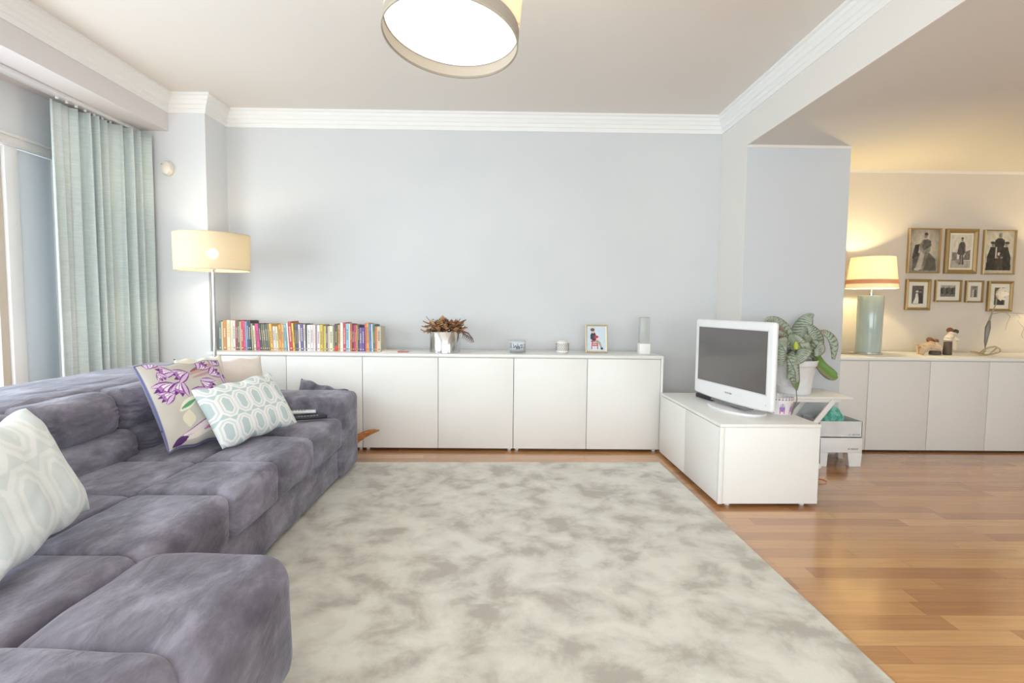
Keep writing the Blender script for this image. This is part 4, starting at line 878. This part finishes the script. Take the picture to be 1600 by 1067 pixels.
# dried spathe on the floor beyond the sofa arm
b = B()
def spat(u, v):
    x_ = -.38 + .62 * u; z_ = .03 + .19 * u ** 2.2 + .02 * math.sin(u * 9); w_ = .10 * math.sin(PI * min(.985, .06 + .93 * u)) ** .8; a = (v - .5) * 2
    return Vector((x_, a * w_ * .7, z_ - .02 + w_ * (a * a) * .8))
b.sheet(spat, 30, 12)
o = b.obj('palm_spathe', noise_tint(mat('spathe_brown', (190, 124, 70), .6), (170, 104, 58), (214, 150, 88), 9, stretch=(1, 8, 8)), loc=(-1.19, 4.09, .0), auto=180)
o.modifiers.new('t', 'SOLIDIFY').thickness = .006
tag(o, 'curved dry brown palm spathe on the floor between sofa arm and cabinets', 'dried leaf')

# ------------------------------------------------------------------ floor lamp
fp = thing('floor_lamp', 'steel floor lamp with a lit beige drum shade behind the sofa', 'lamp', (-2.175, 4.09, 0))
B().lathe([(0, 0), (.14, 0), (.143, .006), (.14, .016), (.03, .022), (0, .022)], seg=48).obj('base', M_chrome, fp)
B().lathe([(.0, .02), (.0135, .02), (.0135, 1.40), (.02, 1.402), (.02, 1.43), (0, 1.432)], seg=20).obj('pole', M_chrome, fp)
Mlin = shade_mat('linen_shade', (238, 226, 200), .20, weave=.10, thru=.2)
b = B().lathe([(.252, 1.405), (.256, 1.668), (.2545, 1.668), (.2505, 1.405)], seg=72); fsh = b.obj('lamp_shade', Mlin, fp)
B().lathe([(.2512, 1.404), (.2532, 1.404), (.2532, 1.410), (.2512, 1.410)], seg=72).lathe([(.255, 1.663), (.257, 1.663), (.257, 1.669), (.255, 1.669)], seg=72).obj('shade_rim', mat('shade_rim_brown', (206, 184, 150), .7), fsh)
b = B()
for k in range(3): a = k * 2 * PI / 3 + .5; b.tube([(0, 0, 1.425), (.251 * math.cos(a), .251 * math.sin(a), 1.425)], .002, 5)
b.obj('shade_carrier', M_chrome, fp)
B().ball((0, 0, 1.53), .038).obj('bulb', emit('bulb_floor', (255, 236, 205), 34), fp)
lamp_light('floor_lamp_light', (-2.175, 4.09, 1.53), 15, (1, .80, .55), .04)

# ceiling lamp, hanging slightly askew
cl = thing('ceiling_lamp', 'large drum pendant lamp with glowing diffuser hanging from the ceiling', 'lamp', (-.205, 2.0, 2.105))
cl.rotation_euler = (-.13, .085, 0)
B().lathe([(.240, .0505), (.240, .30), (.2385, .30), (.2385, .0505)], seg=96).obj('lamp_shade', shade_mat('pendant_shade', (232, 228, 212), .3, weave=.08), cl)
B().lathe([(.2370, 0), (.2405, 0), (.2405, .05), (.2370, .05)], seg=96).obj('unlit_shade_band', mat('pendant_shade_unlit', (168, 158, 146), .7), cl)  # shade below the diffuser, its lack of lamplight painted as a darker opaque ring
B().lathe([(.2375, -.001), (.242, -.001), (.242, .006), (.2375, .006)], seg=96).obj('shade_rim', mat('pendant_rim', (176, 168, 152), .6), cl)
B().lathe([(0, .05), (.2375, .05), (.2375, .053), (0, .053)], seg=96).obj('diffuser', emit('diffuser_white', (255, 248, 232), 1.5), cl)
B().lathe([(0, .055), (.236, .055), (.236, .056), (0, .056)], seg=48).obj('lamp_tray', mat('tray', (240, 235, 225), .6), cl)
b = B()
for k in range(3): a = k * 2 * PI / 3; b.tube([(0, 0, .29), (.238 * math.cos(a), .238 * math.sin(a), .29)], .003, 6)
b.obj('spider', M_chrome, cl)
for k in range(3):
    a = k * 2 * PI / 3 + .6; B().ball((.09 * math.cos(a), .09 * math.sin(a), .17), .028).obj('bulb', emit('pendant_bulb', (255, 226, 170), 10), cl)
B().tube([(0, 0, .17), (0, 0, .30), (-.01, -.015, .5), (-.035, .06, .68)], .005, 8).obj('cord', M_plastic, cl)
B().lathe([(0, -.03), (.045, -.03), (.055, 0), (0, 0)], (-.04, .075, .70), 28).obj('ceiling_rose', M_plastic, cl)
lamp_light('ceiling_lamp_light', (-.21, 2.02, 2.27), 11, (1, .84, .62), .08)

# ------------------------------------------------------------------ curtain, track, sensor
def cur_fn(u, v):
    # u along the track from near to far, v from floor to top
    y = 3.64 + .775 * u; xb_ = -2.965 + .155 * u * u
    k = u * 9.5; am = (.008 if u < .2 else .046) * (.75 + .25 * math.sin(u * 17 + 1))
    ph = 2 * PI * (k + .18 * math.sin(k * 1.7))
    x_ = xb_ + am * math.sin(ph) * (1 + .25 * (1 - v)); y += .018 * math.sin(ph * 1 + 1.2) * (1 - .2 * v) + .008 * (1 - v) * math.sin(u * 23)
    x_ += .01 * noise.noise(Vector((u * 6, v * 1.5, 4))) * (1 - v)
    return Vector((x_, y, .03 + 2.445 * v))
b = B().sheet(cur_fn, 260, 24)
cmt = noise_tint(mat('linen_curtain', (200, 212, 210), .85, spec=.15, sheen=.25), (204, 217, 216), (225, 234, 233), 14, stretch=(1, 1, 14), lo=.3, hi=.7, bump=.3, bscale=90)
o = b.obj('curtain', cmt, auto=180); o.modifiers.new('t', 'SOLIDIFY').thickness = .003
tag(o, 'pale blue-green linen curtain gathered at the far end of the window', 'curtain')
ct = thing('curtain_track', 'white curtain track fixed under the boxed beam above the window', 'curtain track', (-2.93, 2.0, 2.49))
B().box(-.035, .035, -3.4, 2.42, .004, .0295, .003).obj('rail', M_plastic, ct, mtx=Matrix.Rotation(-.0, 4, 'Z'))
b = B()
for k in range(10): b.box(-.006, .006, 1.66 + k * .08, 1.675 + k * .08, -.012, .004, .002)
b.obj('glider', M_plastic, ct)
se = thing('motion_sensor', 'small round white sensor on the wall pier next to the curtain', 'sensor', (-2.69, 4.449, 2.225))
B().lathe([(0, 0), (.045, 0), (.05, .01), (.05, .035), (.042, .055), (.02, .066), (0, .068)], seg=32, sx=.9, sy=1.15).obj('housing', mat('sensor_cream', (234, 226, 214), .4), se, mtx=Matrix.Rotation(PI / 2, 4, 'X'))
B().box(-.03, .0, -.062, -.055, .022, .027).obj('lens_slit', mat('slit', (150, 146, 140), .5), se)
